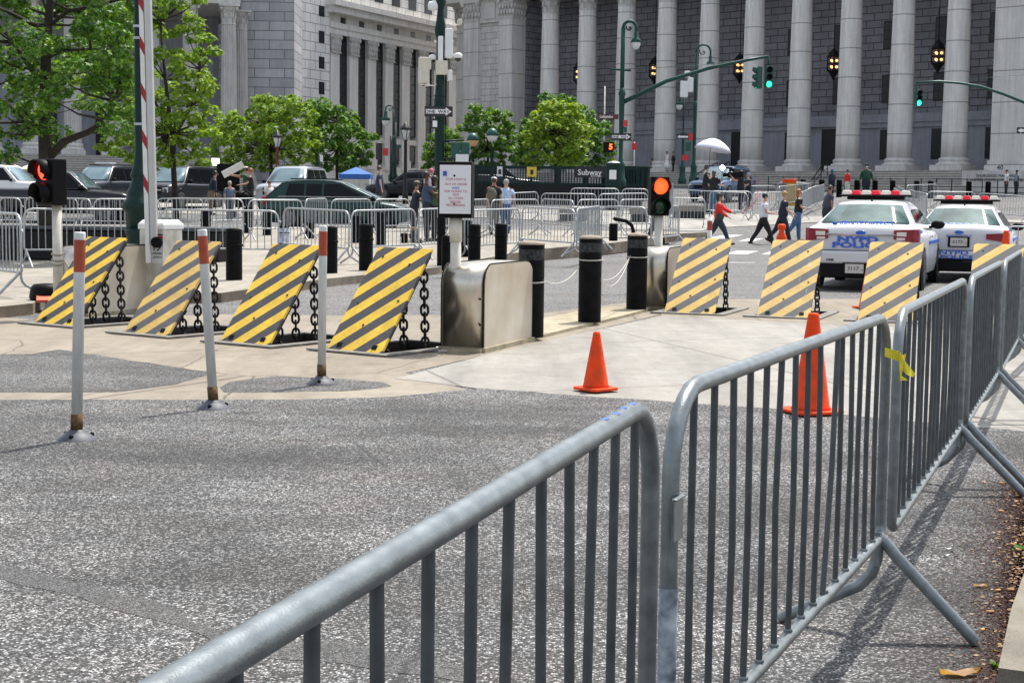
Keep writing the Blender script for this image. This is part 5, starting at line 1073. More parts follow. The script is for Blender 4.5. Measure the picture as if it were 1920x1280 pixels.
# second crook with boxes
T,H=crook('green street lamp with white equipment boxes, behind the signal arm and left of the umbrella',1300,345,84,86,1,r=.1,span=.40)
b=T.location; L2=lambda px,py:aty(px,py,86)-b
for px,py,w,h in ((1282,168,.42,.9),(1288,140,.3,.35),(1294,160,.3,.8)): mb=MB(); mb.box(L2(px,py)-V((0,.15,0)),(w,.3,h)); mb.build('equipment_box',WPL,T,bev=.04)
mb=MB(); mb.box(L2(1290,275)-V((0,.1,0)),(.28,.3,.5)); mb.build('control_box',GREEN2,T,bev=.02)
mb=MB(); mb.box(L2(1294,257)-V((0,.2,0)),(.28,.02,.38)); mb.build('red_sign',REDS,T); mb=MB(); mb.box(L2(1284,296)-V((0,.2,0)),(.36,.02,.3)); mb.build('red_sign',REDS,T)
crook('slim green street lamp left of the white-boxed one, globe hanging low to its left',1279,345,176,92,-1,r=.07,span=.13)
T=bpy.data.objects[-1] if False else T
sign_one_way(T,L2(1279,257)-V((0,.25,0)),m_(22,86),m_(8,86),right=False,txt=False)
crook('green crook street lamp among the yellow-green trees on the left',434,322,213,96,1,r=.07,span=.24)
crook('green crook street lamp with its lamp hanging left, beside two dark posts',737,340,198,80,-1,r=.07,span=.2)
# post-top lamps
def postlamp(label,px,yb,yt,Y,mt,kind=0):
    b=aty(px,yb,Y); b.z=gz(b.x,Y); H=aty(px,yt,Y).z-b.z; T=thing('post_lamp',label,'street lamp',b,0,None)
    mb=MB(); mb.lathe([(.16,0),(.14,.5),(.09,.7),(.07,H-.95),(.12,H-.9)],n=12); mb.build('post',mt,T)
    if kind==0:
        mb=MB(); mb.lathe([(.1,-.9),(.2,-.5),(.24,-.38)],(0,0,H),8); g=mb.build('lamp_glass',GLOBE,T); mb=MB(); mb.lathe([(.3,-.4),(.26,-.3),(.1,-.15),(.03,0)],(0,0,H),8); mb.build('lamp_cap',IRON,T)
        mb=MB(); [mb.tube([(.11*math.cos(a),.11*math.sin(a),H-.9),(.25*math.cos(a),.25*math.sin(a),H-.38)],.015,4) for a in [k*math.pi/2+.4 for k in range(4)]]; mb.build('lamp_cage',IRON,T)
    else:
        mb=MB(); mb.lathe([(.001,-.62),(.18,-.56),(.27,-.36)],(0,0,H),16,caps=False); mb.build('lamp_glass',GLOBE if kind==1 else M('amber_globe',(.7,.42,.2),.3,0,0),T); mb=MB(); mb.lathe([(.28,-.36),(.25,-.18),(.15,-.05),(.001,0)],(0,0,H),16); mb.build('lamp_cap',GREEN2,T)
postlamp('black lantern lamp on a rust-red post before the yellow-green tree',520,325,244,82,M('rust_red_paint',(.16,.03,.02),.6,0,.2))
postlamp('black lantern lamp on a slim black post left of the main street pole',760,335,228,74,IRON)
postlamp('green-capped globe lamp with an amber globe at the subway railing',886,345,249,70,GREEN,2)
postlamp('green-capped globe lamp with a white globe at the subway railing',922,345,240,69,GREEN,1)
for px,y0,y1,lb in ((733,255,345,'dark bare post right of the red sign'),(741,230,345,'taller dark bare post right behind the crook lamp'),(599,290,325,'thin signpost with a small white sign at the dark tree')):
    b=aty(px,y1,79); b.z=gz(b.x,79); T=thing('signpost',lb,'post',b); H=aty(px,y0,79).z-b.z; mb=MB(); mb.lathe([(.07,0),(.06,H)],n=10); mb.build('post',IRON,T)
    if px==733: mb=MB(); mb.box(aty(723,285,78.8)-b,(m_(10,79),.03,m_(14,79))); mb.build('red_sign',REDS,T)
    if px==741: mb=MB(); mb.box(aty(747,275,78.8)-b,(m_(10,79),.03,m_(6,79))); mb.build('street_sign',GREEN2,T)
    if px==599: mb=MB(); mb.box(aty(603,297,78.8)-b,(m_(5,79),.03,m_(12,79))); mb.build('white_sign',WPL,T)
b=aty(1188,345,80); b.z=gz(b.x,80); T=thing('signpost','thin grey signpost with a small red sign right of the signal mast','post',b); H=aty(1188,266,80).z-b.z; mb=MB(); mb.lathe([(.04,0),(.04,H)],n=8); mb.build('post',GALV2,T); mb=MB(); mb.box((0,-.05,H-.25),(.25,.02,.35)); mb.build('red_sign',REDS,T)
# main pole with cameras
Ym=50; b=aty(823,440,Ym); b.z=swz(b.x,Ym); T=thing('street_pole','dark green street pole hung with cameras and a one-way sign, above the paper notice','street pole',b); Lm=lambda px,py,dy=0:aty(px,py,Ym+dy)-b
mb=MB(); H=Lm(820,-60).z; mb.lathe([(.3,0),(.3,.4),(.24,.5),(.2,1.2),(.22,1.3),(.16,1.5),(.16,H*.45),(.19,H*.46),(.19,H*.5),(.16,H*.52),(.12,H*.62),(.13,H*.73),(.2,H*.76),(.14,H*.8),(.1,H*.84),(.18,H*.87),(.1,H*.9),(.09,H)],n=18); mb.build('post',GREEN,T)
mb=MB()
for z in (Lm(0,180).z,Lm(0,190).z,Lm(0,172).z): mb.lathe([(.18,0),(.2,.03),(.18,.06)],(0,0,z),18,caps=False)
mb.build('band',GREEN,T)
sign_one_way(T,Lm(823,210)-V((0,.22,0)),m_(52,Ym),m_(19,Ym))
mb=MB(); c=Lm(816,233)-V((0,.2,0)); mb.box(c,(.3,.02,.32),rz=.5); o=mb.build('small_sign',TXTK,T); mb=MB(); mb.box(c-V((0,.014,0)),(.16,.01,.2),rz=.5); mb.build('white_mark',TXTW,o)
mb=MB(); mb.tube([Lm(818,265),Lm(870,263)],.035,6); mb.tube([Lm(818,298),Lm(870,298)],.035,6); mb.build('bracket',GREEN,T)
for px in (854,872): mb=MB(); mb.box(Lm(px,282),(m_(16,Ym),.3,m_(30,Ym)),rz=.1); mb.build('pedestrian_signal',GREEN2,T,bev=.03)
def dome(px,py,r=.1):
    c=Lm(px,py)-V((0,.1,0)); mb=MB(); mb.lathe([(r,0),(r*1.1,.04),(r*1.1,.12),(r*.5,.17)],c,14); d=mb.build('dome_camera',WPL,T); mb=MB(); mb.lathe([(.001,-r*.9),(r*.6,-r*.7),(r*.9,-.01)],c,12,caps=False); mb.build('lens_dome',DOME,d)
dome(811,113,.11); dome(859,110,.13); dome(795,158,.09); dome(801,163,.07)
for px,py,w,h,mt in ((797,120,23,22,ALUM),(795,142,20,30,ALUM),(828,128,22,26,ALUM),(841,82,15,54,WPL),(843,142,9,20,WPL),(826,100,9,60,WPL),(862,42,8,10,ALUM)):
    mb=MB(); mb.box(Lm(px,py)-V((0,.12 if px<840 else .0,0)),(m_(w,Ym),.28,m_(h,Ym)),rz=.15); mb.build('camera_box',mt,T,bev=.03)
mb=MB(); mb.tube([Lm(790,132)-V((0,.3,0)),Lm(790,160)-V((0,.3,0)),Lm(816,162)-V((0,.1,0)),Lm(822,150)],.02,6); mb.tube([Lm(814,60),Lm(850,60)],.04,6); mb.tube([Lm(814,78),Lm(850,78)],.04,6); mb.tube([Lm(850,104),Lm(862,100)],.03,6); mb.build('mounting_arm',WPL,T)
mb=MB(); mb.lathe([(.02,0),(.16,.05),(.17,.2),(.12,.3)],Lm(812,22)-V((0,.1,0)),12); mb.build('horn_speaker',WPL,T)
mb=MB(); mb.tube([(.2,0,1.6),(.19,-.04,4),(.17,-.06,6)],.012,5); mb.build('cable',BLK2,T)
# right-hand curved arm
Y3=74; b=aty(1995,380,Y3); b.z=gz(b.x,Y3); T=thing('signal_mast','green mast arm curving in from the right with one small green signal','traffic signal',b); L3=lambda px,py:aty(px,py,Y3)-b
mb=MB(); mb.tube([L3(1718,155),L3(1760,153),L3(1800,156),L3(1840,163),L3(1880,176),L3(1930,196),L3(1975,225),L3(1993,250)],[.05,.06,.06,.07,.07,.08,.09,.1],10); mb.build('signal_arm',GREEN2,T); mb=MB(); mb.lathe([(.25,0),(.2,1),(.12,1.3),(.11,L3(1995,200).z)],n=12); mb.build('post',GREEN,T)
MB().tube([L3(1718,155),L3(1718,170)],.03,6).build('hanger',GREEN2,T); MB().tube([L3(1815,150),L3(1880,143),L3(1995,136)],.012,5).build('stay_wire',GREEN2,T); lights3(T,L3(1721,184),R(10),h=.72,w=.27)
sign_one_way(T,L3(1924,245),.9,.3,right=False,txt=False)
# left lamp post with ornate base, gate arm, cabinet
p=aty(264,560,24); p.z=.14; T=thing('street_lamp','thick dark green lamp post with a flared ornate base, beside the white gate arm','street lamp',p); sc=24/F
mb=MB(); Z=lambda py:aty(264,py,24).z-.14
pr=[(36,0),(36,.12),(31,.2),(30,.7),(34,.78),(30,.85)]+[(w,Z(y)) for w,y in ((30,470),(30,400),(38,392),(40,382),(30,375),(27,360),(20,345),(16,338),(21,330),(18,322),(15,316),(13,305),(9.5,290),(8.8,150),(8.2,0),(8,-120))]
mb.lathe([(w*sc*.85,z) for w,z in pr],n=18); mb.build('post',GREEN,T)
for y in (50,72,233): mb=MB(); mb.lathe([(9.5*sc,-.02),(9.5*sc,.02)],(0,0,Z(y)),14,caps=False); mb.build('steel_band',GALV2,T)
p=aty(303,590,19.6); p.z=0; T=thing('gate_cabinet','white gate cabinet with a red-topped warning sticker, left of the second wedge','gate cabinet',p,R(-24))
mb=MB(); mb.bx(-.185,.19,-.2,.2,0,1.05); mb.build('body',CREAM2,T,bev=.012); mb=MB(); mb.bx(-.2,.205,-.215,.215,1.05,1.12); mb.box((0,0,1.145),(.4,.42,.05),taper=.8); mb.build('lid',WHITE,T,bev=.01)
st=MB(); st.bx(.005,.19,-.206,-.2005,.62,1.0); st=st.build('warning_sticker',PAPER,T); mb=MB(); mb.bx(.01,.185,-.209,-.2065,.9,.97); mb.build('red_panel',REDS,st); mb=MB(); mb.bx(.01,.185,-.209,-.2065,.975,.995); mb.build('black_panel',TXTK,st)
mb=MB(); mb.tube([(.05,-.21,.78),(.05,-.21,.87),(.09,-.21,.87),(.09,-.21,.82)],.008,4); mb.tube([(.1,-.21,.78),(.15,-.21,.83),(.17,-.21,.87)],.008,4); mb.ell((.14,-.21,.87),(.014,.004,.014),8,6); mb.build('pictogram',TXTK,st)
text('sticker_text','WARNING',.03,TXTK,st,(.1,-.2085,.745),ext=.0005,bold=.0006); text('sticker_text','MOVING GATE CAN\nCAUSE SERIOUS INJURY',.014,TXTK,st,(.1,-.2085,.70),ext=.0005)
a0=aty(284,463,19.3); a1=aty(270,-60,19.3); T=thing('boom_barrier','raised white gate arm with red diagonal bands, standing against the lamp post','barrier arm',a0); u=(a1-a0).normalized(); Q=V((0,0,1)).rotation_difference(u).to_matrix(); Ln=(a1-a0).length
mb=MB(); mb.box(Q@V((-.045,0,Ln/2-.1)),(.055,.05,Ln+.2),M=Q); arm=mb.build('striped_side',WHITE,T); mb=MB(); mb.box(Q@V((.035,.01,Ln/2)),(.09,.09,Ln),M=Q); mb.build('aluminium_side',M('aluminium_extrusion',(.52,.52,.50),.4,.3,.05),T,bev=.02)
for y in (5,86,174,262,345):
    c=(a0.z-aty(272,y,19.3).z); z=-c; pl=[V((-.0735,-.0265,z-.02)),V((-.0165,-.0265,z-.13)),V((-.0165,-.0265,z+.02)),V((-.0735,-.0265,z+.13))]
    mb=MB(); mb.add([Q@q for q in pl]+[Q@(q+V((0,.004,0))) for q in pl],[(0,1,2,3),(7,6,5,4),(0,4,5,1),(1,5,6,2),(2,6,7,3),(3,7,4,0)]); mb.build('red_band',M('band_red',(.34,.012,.015),.5,0,.1),arm)
mb=MB(); mb.lathe([(.07,-.05),(.07,.05)],(.07,0,.06),20,M=Matrix.Rotation(R(90),3,'X')); mb.build('pivot',BLK2,T)
# black planter wall round the big tree
GRN_=M('dark_granite',(.006,.006,.007),.35,0,.3,20,spec=.25); p0=aty(-300,480,32); p1=aty(425,480,31); Lw=p1.x-p0.x
T=thing('planter_wall','long low black planter wall with a rounded end, behind the left front fence','planter',(p0.x,31,.16),R(-1.5))
mb=MB(); mb.prism([(0,0),(Lw-.5,0),(Lw-.15,.1),(Lw,.45),(Lw-.15,.8),(Lw-.5,.95),(0,.95)],0,.62,'z'); mb.build('wall',GRN_,T,bev=.03); mb=MB(); mb.prism([(0,-.05),(Lw-.5,-.05),(Lw-.1,.07),(Lw+.05,.45),(Lw-.1,.85),(Lw-.5,1.0),(0,1.0)],.622,.70,'z'); mb.build('coping',M('granite_coping',(.07,.075,.085),.35,0,.2,9,spec=.4),T,bev=.02)
# subway entrance
Ys=70; p=aty(840,345,Ys); x1=aty(1205,345,Ys).x; p.z=gz(p.x,Ys); Ls=x1-p.x
T=thing('subway_entrance','dark green subway stair railing with a white-lettered sign panel and posters','subway railing',p); zt=aty(1000,311,Ys).z-p.z; zb=aty(1000,346,Ys).z-p.z
mb=MB(); mb.bx(0,Ls,0,.3,0,zb); mb.bx(0,Ls,2.8,3.1,0,zb); mb.build('base_wall',GRN_,T)
n=int(Ls/1.15)
for yy in (.1,2.9):
    mb=MB(); mb.bx(0,Ls,yy-.04,yy+.06,zt-.07,zt); mb.bx(0,Ls,yy-.04,yy+.06,zb,zb+.09)
    for k in range(n+1): mb.box((k*Ls/n,yy,(zt+zb)/2),(.1,.1,zt-zb+.06))
    mb.build('rail_frame',GREEN,T); mb=MB()
    for k in range(int(Ls/.13)): mb.box((k*.13+.06,yy,(zt+zb)/2),(.03,.03,zt-zb-.1))
    mb.build('railing_bars',GREEN,T)
sx0=aty(1077,330,Ys).x-p.x; sx1=aty(1142,330,Ys).x-p.x
mb=MB(); mb.bx(sx0,sx1,-.02,.03,zb+.35,zt-.02); o=mb.build('sign_panel',TXTK,T); text('sign_text','Subway',.36,TXTW,o,((sx0+sx1)/2-.1,-.03,zt-.28),ext=.002,bold=.006); text('sign_text','Entrance',.14,TXTW,o,((sx0+sx1)/2+.2,-.03,zb+.42),ext=.001)
for px,w,mt,nm in ((937,10,PAPER,'poster'),(997,18,M('poster_yellow',(.68,.5,.06),.6,0,.1),'poster')):
    x=aty(px,320,Ys).x-p.x; mb=MB(); mb.bx(x-m_(w,Ys)/2,x+m_(w,Ys)/2,-.03,.02,zt-.5,zt-.05); o=mb.build(nm,mt,T); mb=MB(); mb.bx(x-.06,x+.07,-.04,-.031,zt-.4,zt-.18); mb.build('poster_picture',CNV if px<950 else GREY_ST,o)
# tent, reflector, food umbrellas, misc
p=aty(668,335,84); p.z=gz(p.x,84); T=thing('canopy_tent','blue pop-up canopy tent behind the green minivan','tent',p); hh=aty(668,313,84).z-p.z; he=aty(668,327,84).z-p.z; wd=m_(58,84)/2
mb=MB(); mb.add([(-wd,-wd,he),(wd,-wd,he),(wd,wd,he),(-wd,wd,he),(0,0,hh),(-wd,-wd,he-.25),(wd,-wd,he-.25),(wd,wd,he-.25),(-wd,wd,he-.25)],[(0,1,4),(1,2,4),(2,3,4),(3,0,4),(0,5,6,1),(1,6,7,2),(2,7,8,3),(3,8,5,0)]); mb.build('canopy',M('tent_blue',(.03,.13,.42),.7,0,.1),T)
for sx in (-1,1):
    for sy in (-1,1): mb=MB(); mb.tube([(sx*wd*.96,sy*wd*.96,0),(sx*wd*.96,sy*wd*.96,he)],.03,6); mb.build('leg',WPL,T)
for k,(px,lb) in enumerate(((8,'yellow and white food-cart umbrella, leftmost of three'),(28,'yellow and white food-cart umbrella, middle of three'),(54,'yellow and white food-cart umbrella, nearest to the left signal'))):
    p=aty(px,340,90); p.z=gz(p.x,90); T=thing('parasol',lb,'umbrella',p,0,'food-cart umbrellas on the left'); hh=aty(px,309,90).z-p.z; mb=MB(); mb.lathe([(.55,hh-.28),(.3,hh-.1),(.001,hh)],n=8,caps=False,sm=False,m=0); o=mb.build('canopy',[M('parasol_yellow',(.7,.5,.1),.7,0,.1),WPL],T); 
    for i,f in enumerate(o.data.polygons): f.material_index=i%2
    mb=MB(); mb.tube([(0,0,0),(0,0,hh)],.02,6); mb.build('pole',GALV2,T)
p=aty(430,400,67); p.z=gz(p.x,67); T=thing('light_reflector','large black flag and tilted white reflector held by the film crew on the left','reflector',p); c=aty(428,333,67)-p
mb=MB(); mb.box(c,(1.0,.03,1.2)); mb.tube([(-.3,0,0),(-.3,0,c.z)],.02,5); mb.build('black_flag',BLK2,T); mb=MB(); mb.box(aty(437,318,66.5)-p,(1.0,.5,.03),rz=.2,M=Matrix.Rotation(-.5,3,'Y')@Matrix.Rotation(-.6,3,'X')); mb.build('white_reflector',WPL,T)
p=aty(404,400,68); p.z=gz(p.x,68); T=thing('film_light','square softbox film light on a stand, left of the white reflector','film light',p); c=aty(404,304,68)-p
mb=MB(); mb.tube([(0,0,0),(0,0,c.z)],.02,6); mb.build('stand',IRON,T); mb=MB(); mb.box(c,(.33,.06,.33)); mb.build('light_panel',M('softbox',(.9,.88,.9),.5,0,0,emit=1.5,ecol=(1,.95,1)),T)
p=gnd(452,408); T=thing('pushchair','folded dark pushchair with a round canopy and yellow strap in the middle distance','pushchair',p)
mb=MB(); mb.ell((0,0,.85),(.34,.25,.22)); mb.box((0.05,0,.55),(.5,.35,.3)); mb.build('seat',BLK2,T); mb=MB(); mb.tube([(.25+.22*math.cos(t/8*math.pi),-.2,.8+.22*math.sin(t/8*math.pi)) for t in range(16)],.03,6,closed=True); mb.tube([(-.3,0,.1),(.2,0,.7),(.45,0,1.0)],.02,6); mb.build('frame',BLK,T)
for sx in (-.28,.28): mb=MB(); mb.lathe([(.13,-.03),(.13,.03)],(sx,0,.13),16,M=Matrix.Rotation(R(90),3,'X')); mb.build('wheel',TYRE,T)
mb=MB(); mb.box((-.38,0,.75),(.04,.2,.5)); mb.build('strap',YTAPE,T)
for k,(x0,x1,y0,y1,Y,lb) in enumerate(((1262,1322,386,410,60,'grey stone block bench right of the amber signal'),(1182,1216,395,412,58,'grey stone block bench left of the amber signal, seen through fences'),(1050,1100,398,412,58,'low grey stone block bench behind the fences, left of the other two'))):
    a=aty(x0,y1,Y); b=aty(x1,y0,Y); g=gz(a.x,Y); T=thing('stone_bench',lb,'stone bench',((a.x+b.x)/2,Y,g),R(-5)); mb=MB(); w=b.x-a.x; mb.bx(-w/2,w/2,-.4,.4,0,.27); mb.build('lower_block',GREY_ST,T,bev=.03); mb=MB(); mb.bx(-w/2-.03,w/2+.03,-.43,.43,.272,.52); mb.build('upper_block',M('bench_granite',(.22,.2,.18),.8,0,.25,8),T,bev=.03)
p=gnd(1482,392); T=thing('pallet_jack','orange and yellow upright machine among the crowd barriers on the right','machine',p); mb=MB(); mb.box((0,0,.7),(.35,.3,1.1)); mb.tube([(-.2,0,.1),(-.15,0,1.3),(.2,0,1.35),(.2,0,.2)],.04,6); mb.build('frame',M('machine_yellow',(.6,.36,.04),.5,0,.2),T,bev=.03); mb=MB(); mb.box((-.1,-.1,1.25),(.6,.2,.16)); mb.build('orange_head',ORANGE,T,bev=.02)
# litter and recycling boxes near the mast
p=aty(1150,345,66); p.z=gz(p.x,66); T=thing('litter_bin','dark green litter bin with white stickers at the foot of the signal mast','bin',p); mb=MB(); z=aty(1150,306,66).z-p.z; mb.bx(-.32,.3,-.3,.3,0,z); mb.build('bin_body',GREEN,T,bev=.03); mb=MB(); mb.ell((0,0,z),(.28,.28,.09)); mb.build('bin_lid',WPL,T); mb=MB(); mb.bx(-.2,.1,-.31,-.302,z-.7,z-.3); mb.build('sticker',WPL,T)
p=aty(1189,335,76); p.z=gz(p.x,76)+.0; T=thing('planter','dark green slatted round planter beside the signal mast','planter',p); z=aty(1189,312,76).z-p.z; mb=MB(); mb.lathe([(.75,0),(.8,z-.1),(.9,z-.08),(.9,z)],n=18); mb.build('tub',GREEN,T)
# ---------------------------------------------------------------- fences in the middle distance
def seg(x0,Y0,x1,Y1,label,group,sw=None,tilt=0):
    a=aty(x0,380,Y0); b=aty(x1,380,Y1); f=(lambda x,y:max(swz(x,y),gz(x,y))) if (sw if sw is not None else Y0<50) else gz
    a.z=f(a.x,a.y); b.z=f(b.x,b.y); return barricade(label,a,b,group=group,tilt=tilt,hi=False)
GA='front line of crowd barriers behind the left wedges'; GBk='second line of crowd barriers on the pavement'; GC='crowd barriers far across the square'
for a in ((-130,22.5,38,19.6,'crowd barrier with splayed feet at the left edge, nearest of the left ones'),(44,28,252,29.3,'crowd barrier between the left signal and the lamp post'),(300,30,522,30,'crowd barrier behind the second wedge, right of the gate cabinet'),(531,32.4,654,30.6,'crowd barrier behind the third wedge top'),(660,30.8,780,32.6,'crowd barrier behind the fourth wedge top'),(786,32.5,866,34.2,'crowd barrier hidden in part by the paper notice'),(872,32,975,34.2,'crowd barrier between the notice post and the fan of angled barriers'),(979,36,1078,34.2,'angled crowd barrier behind the left median bollard'),(1082,34.5,1125,37.8,'steeply angled crowd barrier between the left and middle median bollards'),(1128,37.5,1213,37,'crowd barrier left of the amber signal'),(1222,37.2,1274,39.2,'crowd barrier right behind the amber signal')):
    seg(*a[:4],a[4],GA)
k=0
for x0,Y0,x1,Y1,lb in ((-60,39,40,39,'left edge, behind the leftmost signal'),(47,40,170,39,'under the black pickup truck'),(177,39,300,40,'behind the lamp post base'),(312,41,456,41,'below the black SUV'),(466,40,567,41,'below the silver SUV'),(573,42,614,43.5,'at the tail of the green minivan'),(622,42,697,43,'at the middle of the green minivan'),(703,43,768,44,'at the nose of the green minivan'),(773,43,850,44,'behind the paper notice'),(883,44,917,45.5,'at the legs of the man with the backpack'),(922,44,1010,46,'at the legs of the woman in tie-dye'),(1015,47,1075,45,'left of the middle median bollard, far one'),(1084,46,1160,47,'behind the bent arm fixture'),(1163,47,1222,48,'just left behind the amber signal')):
    seg(x0,Y0,x1,Y1,'second-line crowd barrier '+lb,GBk)
for x0,Y0,x1,Y1,lb in ((0,52,145,52,'left edge under the pickup'),(152,52,262,52,'left of the lamp post'),(295,53,380,53,'right of the lamp post'),(385,53,483,54,'below the crew'),(490,54,560,55,'by the silver SUV wheel'),(963,57,1010,58,'right of the tie-dye woman'),(1015,57,1118,57,'left of the litter bin'),(1124,57,1215,58,'below the signal mast'),(1070,61,1160,61,'farthest under the subway sign'),(1166,61,1215,61,'farthest beside the mast foot'),(1256,55,1322,55,'right of the amber signal'),(1258,61,1400,59,'under the film light'),(1330,60,1410,60,'with a pink ribbon behind the red-jacket woman'),(1412,59,1470,60,'above the boy in white'),(1395,66,1455,67,'behind the boy, farthest'),(1460,66,1520,71,'leaning by the yellow machine'),(1503,60,1530,68,'edge-on beside the yellow machine'),(1515,64,1545,70,'edge-on, right of the yellow machine'),(1457,72,1515,72,'at the foot of the stair rail'),(1675,66,1700,58,'edge-on behind the light bar'),(1683,68,1706,60,'edge-on, second behind the light bar'),(1702,64,1738,60,'between the two police cars'),(1738,62,1828,62,'behind the farther police car'),(1832,61,1925,59,'at the right edge behind the farther police car'),(1700,70,1758,72,'farther, between the police cars')):
    T=seg(x0,Y0,x1,Y1,'far crowd barrier '+lb,GC,sw=Y0<50)
    if 'pink' in lb: mb=MB(); mb.tube([(2.0,0,1.1),(1.8,-.03,.7),(1.3,-.05,.2)],.03,4); mb.build('ribbon',M('ribbon_pink',(.6,.2,.25),.7,0,.1),T)
    if 'bollard' in lb: pass
seg(1885,30.5,2060,30.0,'crowd barrier behind the cone at the right edge, beside the farther police car',GC,sw=False)
# far black bollards with posts and fence at the courthouse
for k,(px,yt,yb) in enumerate(((1540,338,366),(1573,338,367),(1606,338,368),(1640,337,368),(1673,336,368),(1718,336,368),(1744,336,366),(1816,336,366),(1852,337,366),(1505,340,366),(1170,338,352),(1132,340,354))):
    Y=84; p=aty(px,yb,Y); p.z=gz(p.x,Y); h=.95; T=thing('bollard','black street bollard in front of the courthouse steps','bollard',p,0,'far bollards before the courthouse steps'); mb=MB(); mb.lathe([(.16,0),(.15,h-.12),(.17,h-.1),(.12,h),(.001,h+.05)],n=12); mb.build('post',BLK,T)
p=aty(1440,360,90); p.z=gz(p.x,90); L9=aty(1925,360,90).x-p.x; T=thing('low_fence','low black railing along the courthouse pavement','railing',p); mb=MB()
for z in (.2,.5,.95): mb.tube([(0,0,z),(L9,0,z)],.025,5)
for k in range(int(L9/.9)): mb.box((k*.9,0,.5),(.05,.05,1.0))
mb.build('rails',IRON,T)
def rail(label,pts,c):
    o=hitp(*pts[0],OA+nA*c,nA); T=thing('handrail',label,'handrail',o,0,'stair handrails at the right courthouse'); q=[hitp(*p,OA+nA*c,nA)-o for p in pts]; mb=MB(); mb.tube(q,.04,6); mb.tube([v-V((0,0,.45)) for v in q],.03,6); [mb.tube([v,v-V((0,0,1))],.03,5) for v in q]; mb.build('rail',IRON,T)
rail('black stair handrail left of the doorway behind the navy-coated person',((1512,352),(1540,312),(1552,303)),-2.5); rail('black stair handrail by the umbrella man',((1302,330),(1330,312),(1345,305)),-2.5); rail('black stair handrail just right of the film light',((1345,318),(1362,306),(1368,303)),-2.5)
# flagpole-thin pole, yellow tape
b=aty(1133,235,95); b.z=gz(b.x,95); T=thing('flagpole','thin pale pole rising behind the brown street-name sign','pole',b); mb=MB(); mb.lathe([(.06,0),(.04,aty(1134,162,95).z-b.z)],n=8); mb.build('pole',CREAM2,T)
J2=V((1.305,5.14,0)); T=thing('caution_tape','scrap of yellow caution tape tied to the barrier joint','tape',(J2.x,J2.y,.80)); mb=MB()
pts=[aty(1659,660,5.02),aty(1672,664,5.0),aty(1686,668,5.0),aty(1692,684,4.98),aty(1704,696,4.97),aty(1714,704,4.96)]; o=V(T.location); wv=[V((0,0,.030)),V((0,0,.030)),V((.0,0,.034)),V((.012,-.01,.026)),V((.016,.01,.02)),V((.008,.0,.01))]
vs=[]
for q,w_ in zip(pts,wv): vs+=[q-o+w_*.5,q-o-w_*.5]
mb.add(vs,[(2*i,2*i+1,2*i+3,2*i+2) for i in range(5)]); q2=[q-o for q in pts[2:]]; mb.add([q2[0],q2[0]+V((.02,-.01,.01)),q2[2]+V((-.03,-.01,-.03)),q2[3]+V((-.02,.0,-.015)),q2[1]-V((.01,.01,.03))],[(0,1,2),(0,2,3,4)]); o=mb.build('ribbon',YTAPE,T,fix=False); s=o.modifiers.new('t','SOLIDIFY'); s.thickness=.0015
# ---------------------------------------------------------------- trees
def m_leaf(name,c1,c2,c3):
    m,n,b=nodes(name); g=G(n); L=n.links.new; r=n.nodes.new('ShaderNodeNewGeometry').outputs['Random Per Island']
    c=g.ramp(r,(0,c1),(.5,c2),(1,c3)); L(c,b.inputs['Base Color']); b.inputs['Roughness'].default_value=.5; b.inputs['Specular IOR Level'].default_value=.35
    t=n.nodes.new('ShaderNodeBsdfTranslucent'); L(g.mix(1,c,(1.5,1.35,.5),'MULTIPLY'),t.inputs[0]); mx=n.nodes.new('ShaderNodeMixShader'); mx.inputs[0].default_value=.38; L(b.outputs[0],mx.inputs[1]); L(t.outputs[0],mx.inputs[2]); L(mx.outputs[0],n.nodes['Material Output'].inputs[0]); return m
BARK=M('bark',(.035,.028,.022),.9,0,.35,12,bump=.6,bscale=18)
LF_D=m_leaf('leaves_dark',(.028,.095,.012),(.08,.20,.025),(.20,.36,.06)); LF_L=m_leaf('leaves_light',(.11,.22,.02),(.18,.31,.03),(.28,.40,.05)); LF_Y=m_leaf('leaves_yellow_green',(.14,.26,.03),(.24,.37,.045),(.36,.47,.09)); LF_M=m_leaf('leaves_mid',(.06,.15,.02),(.10,.22,.03),(.16,.29,.045))
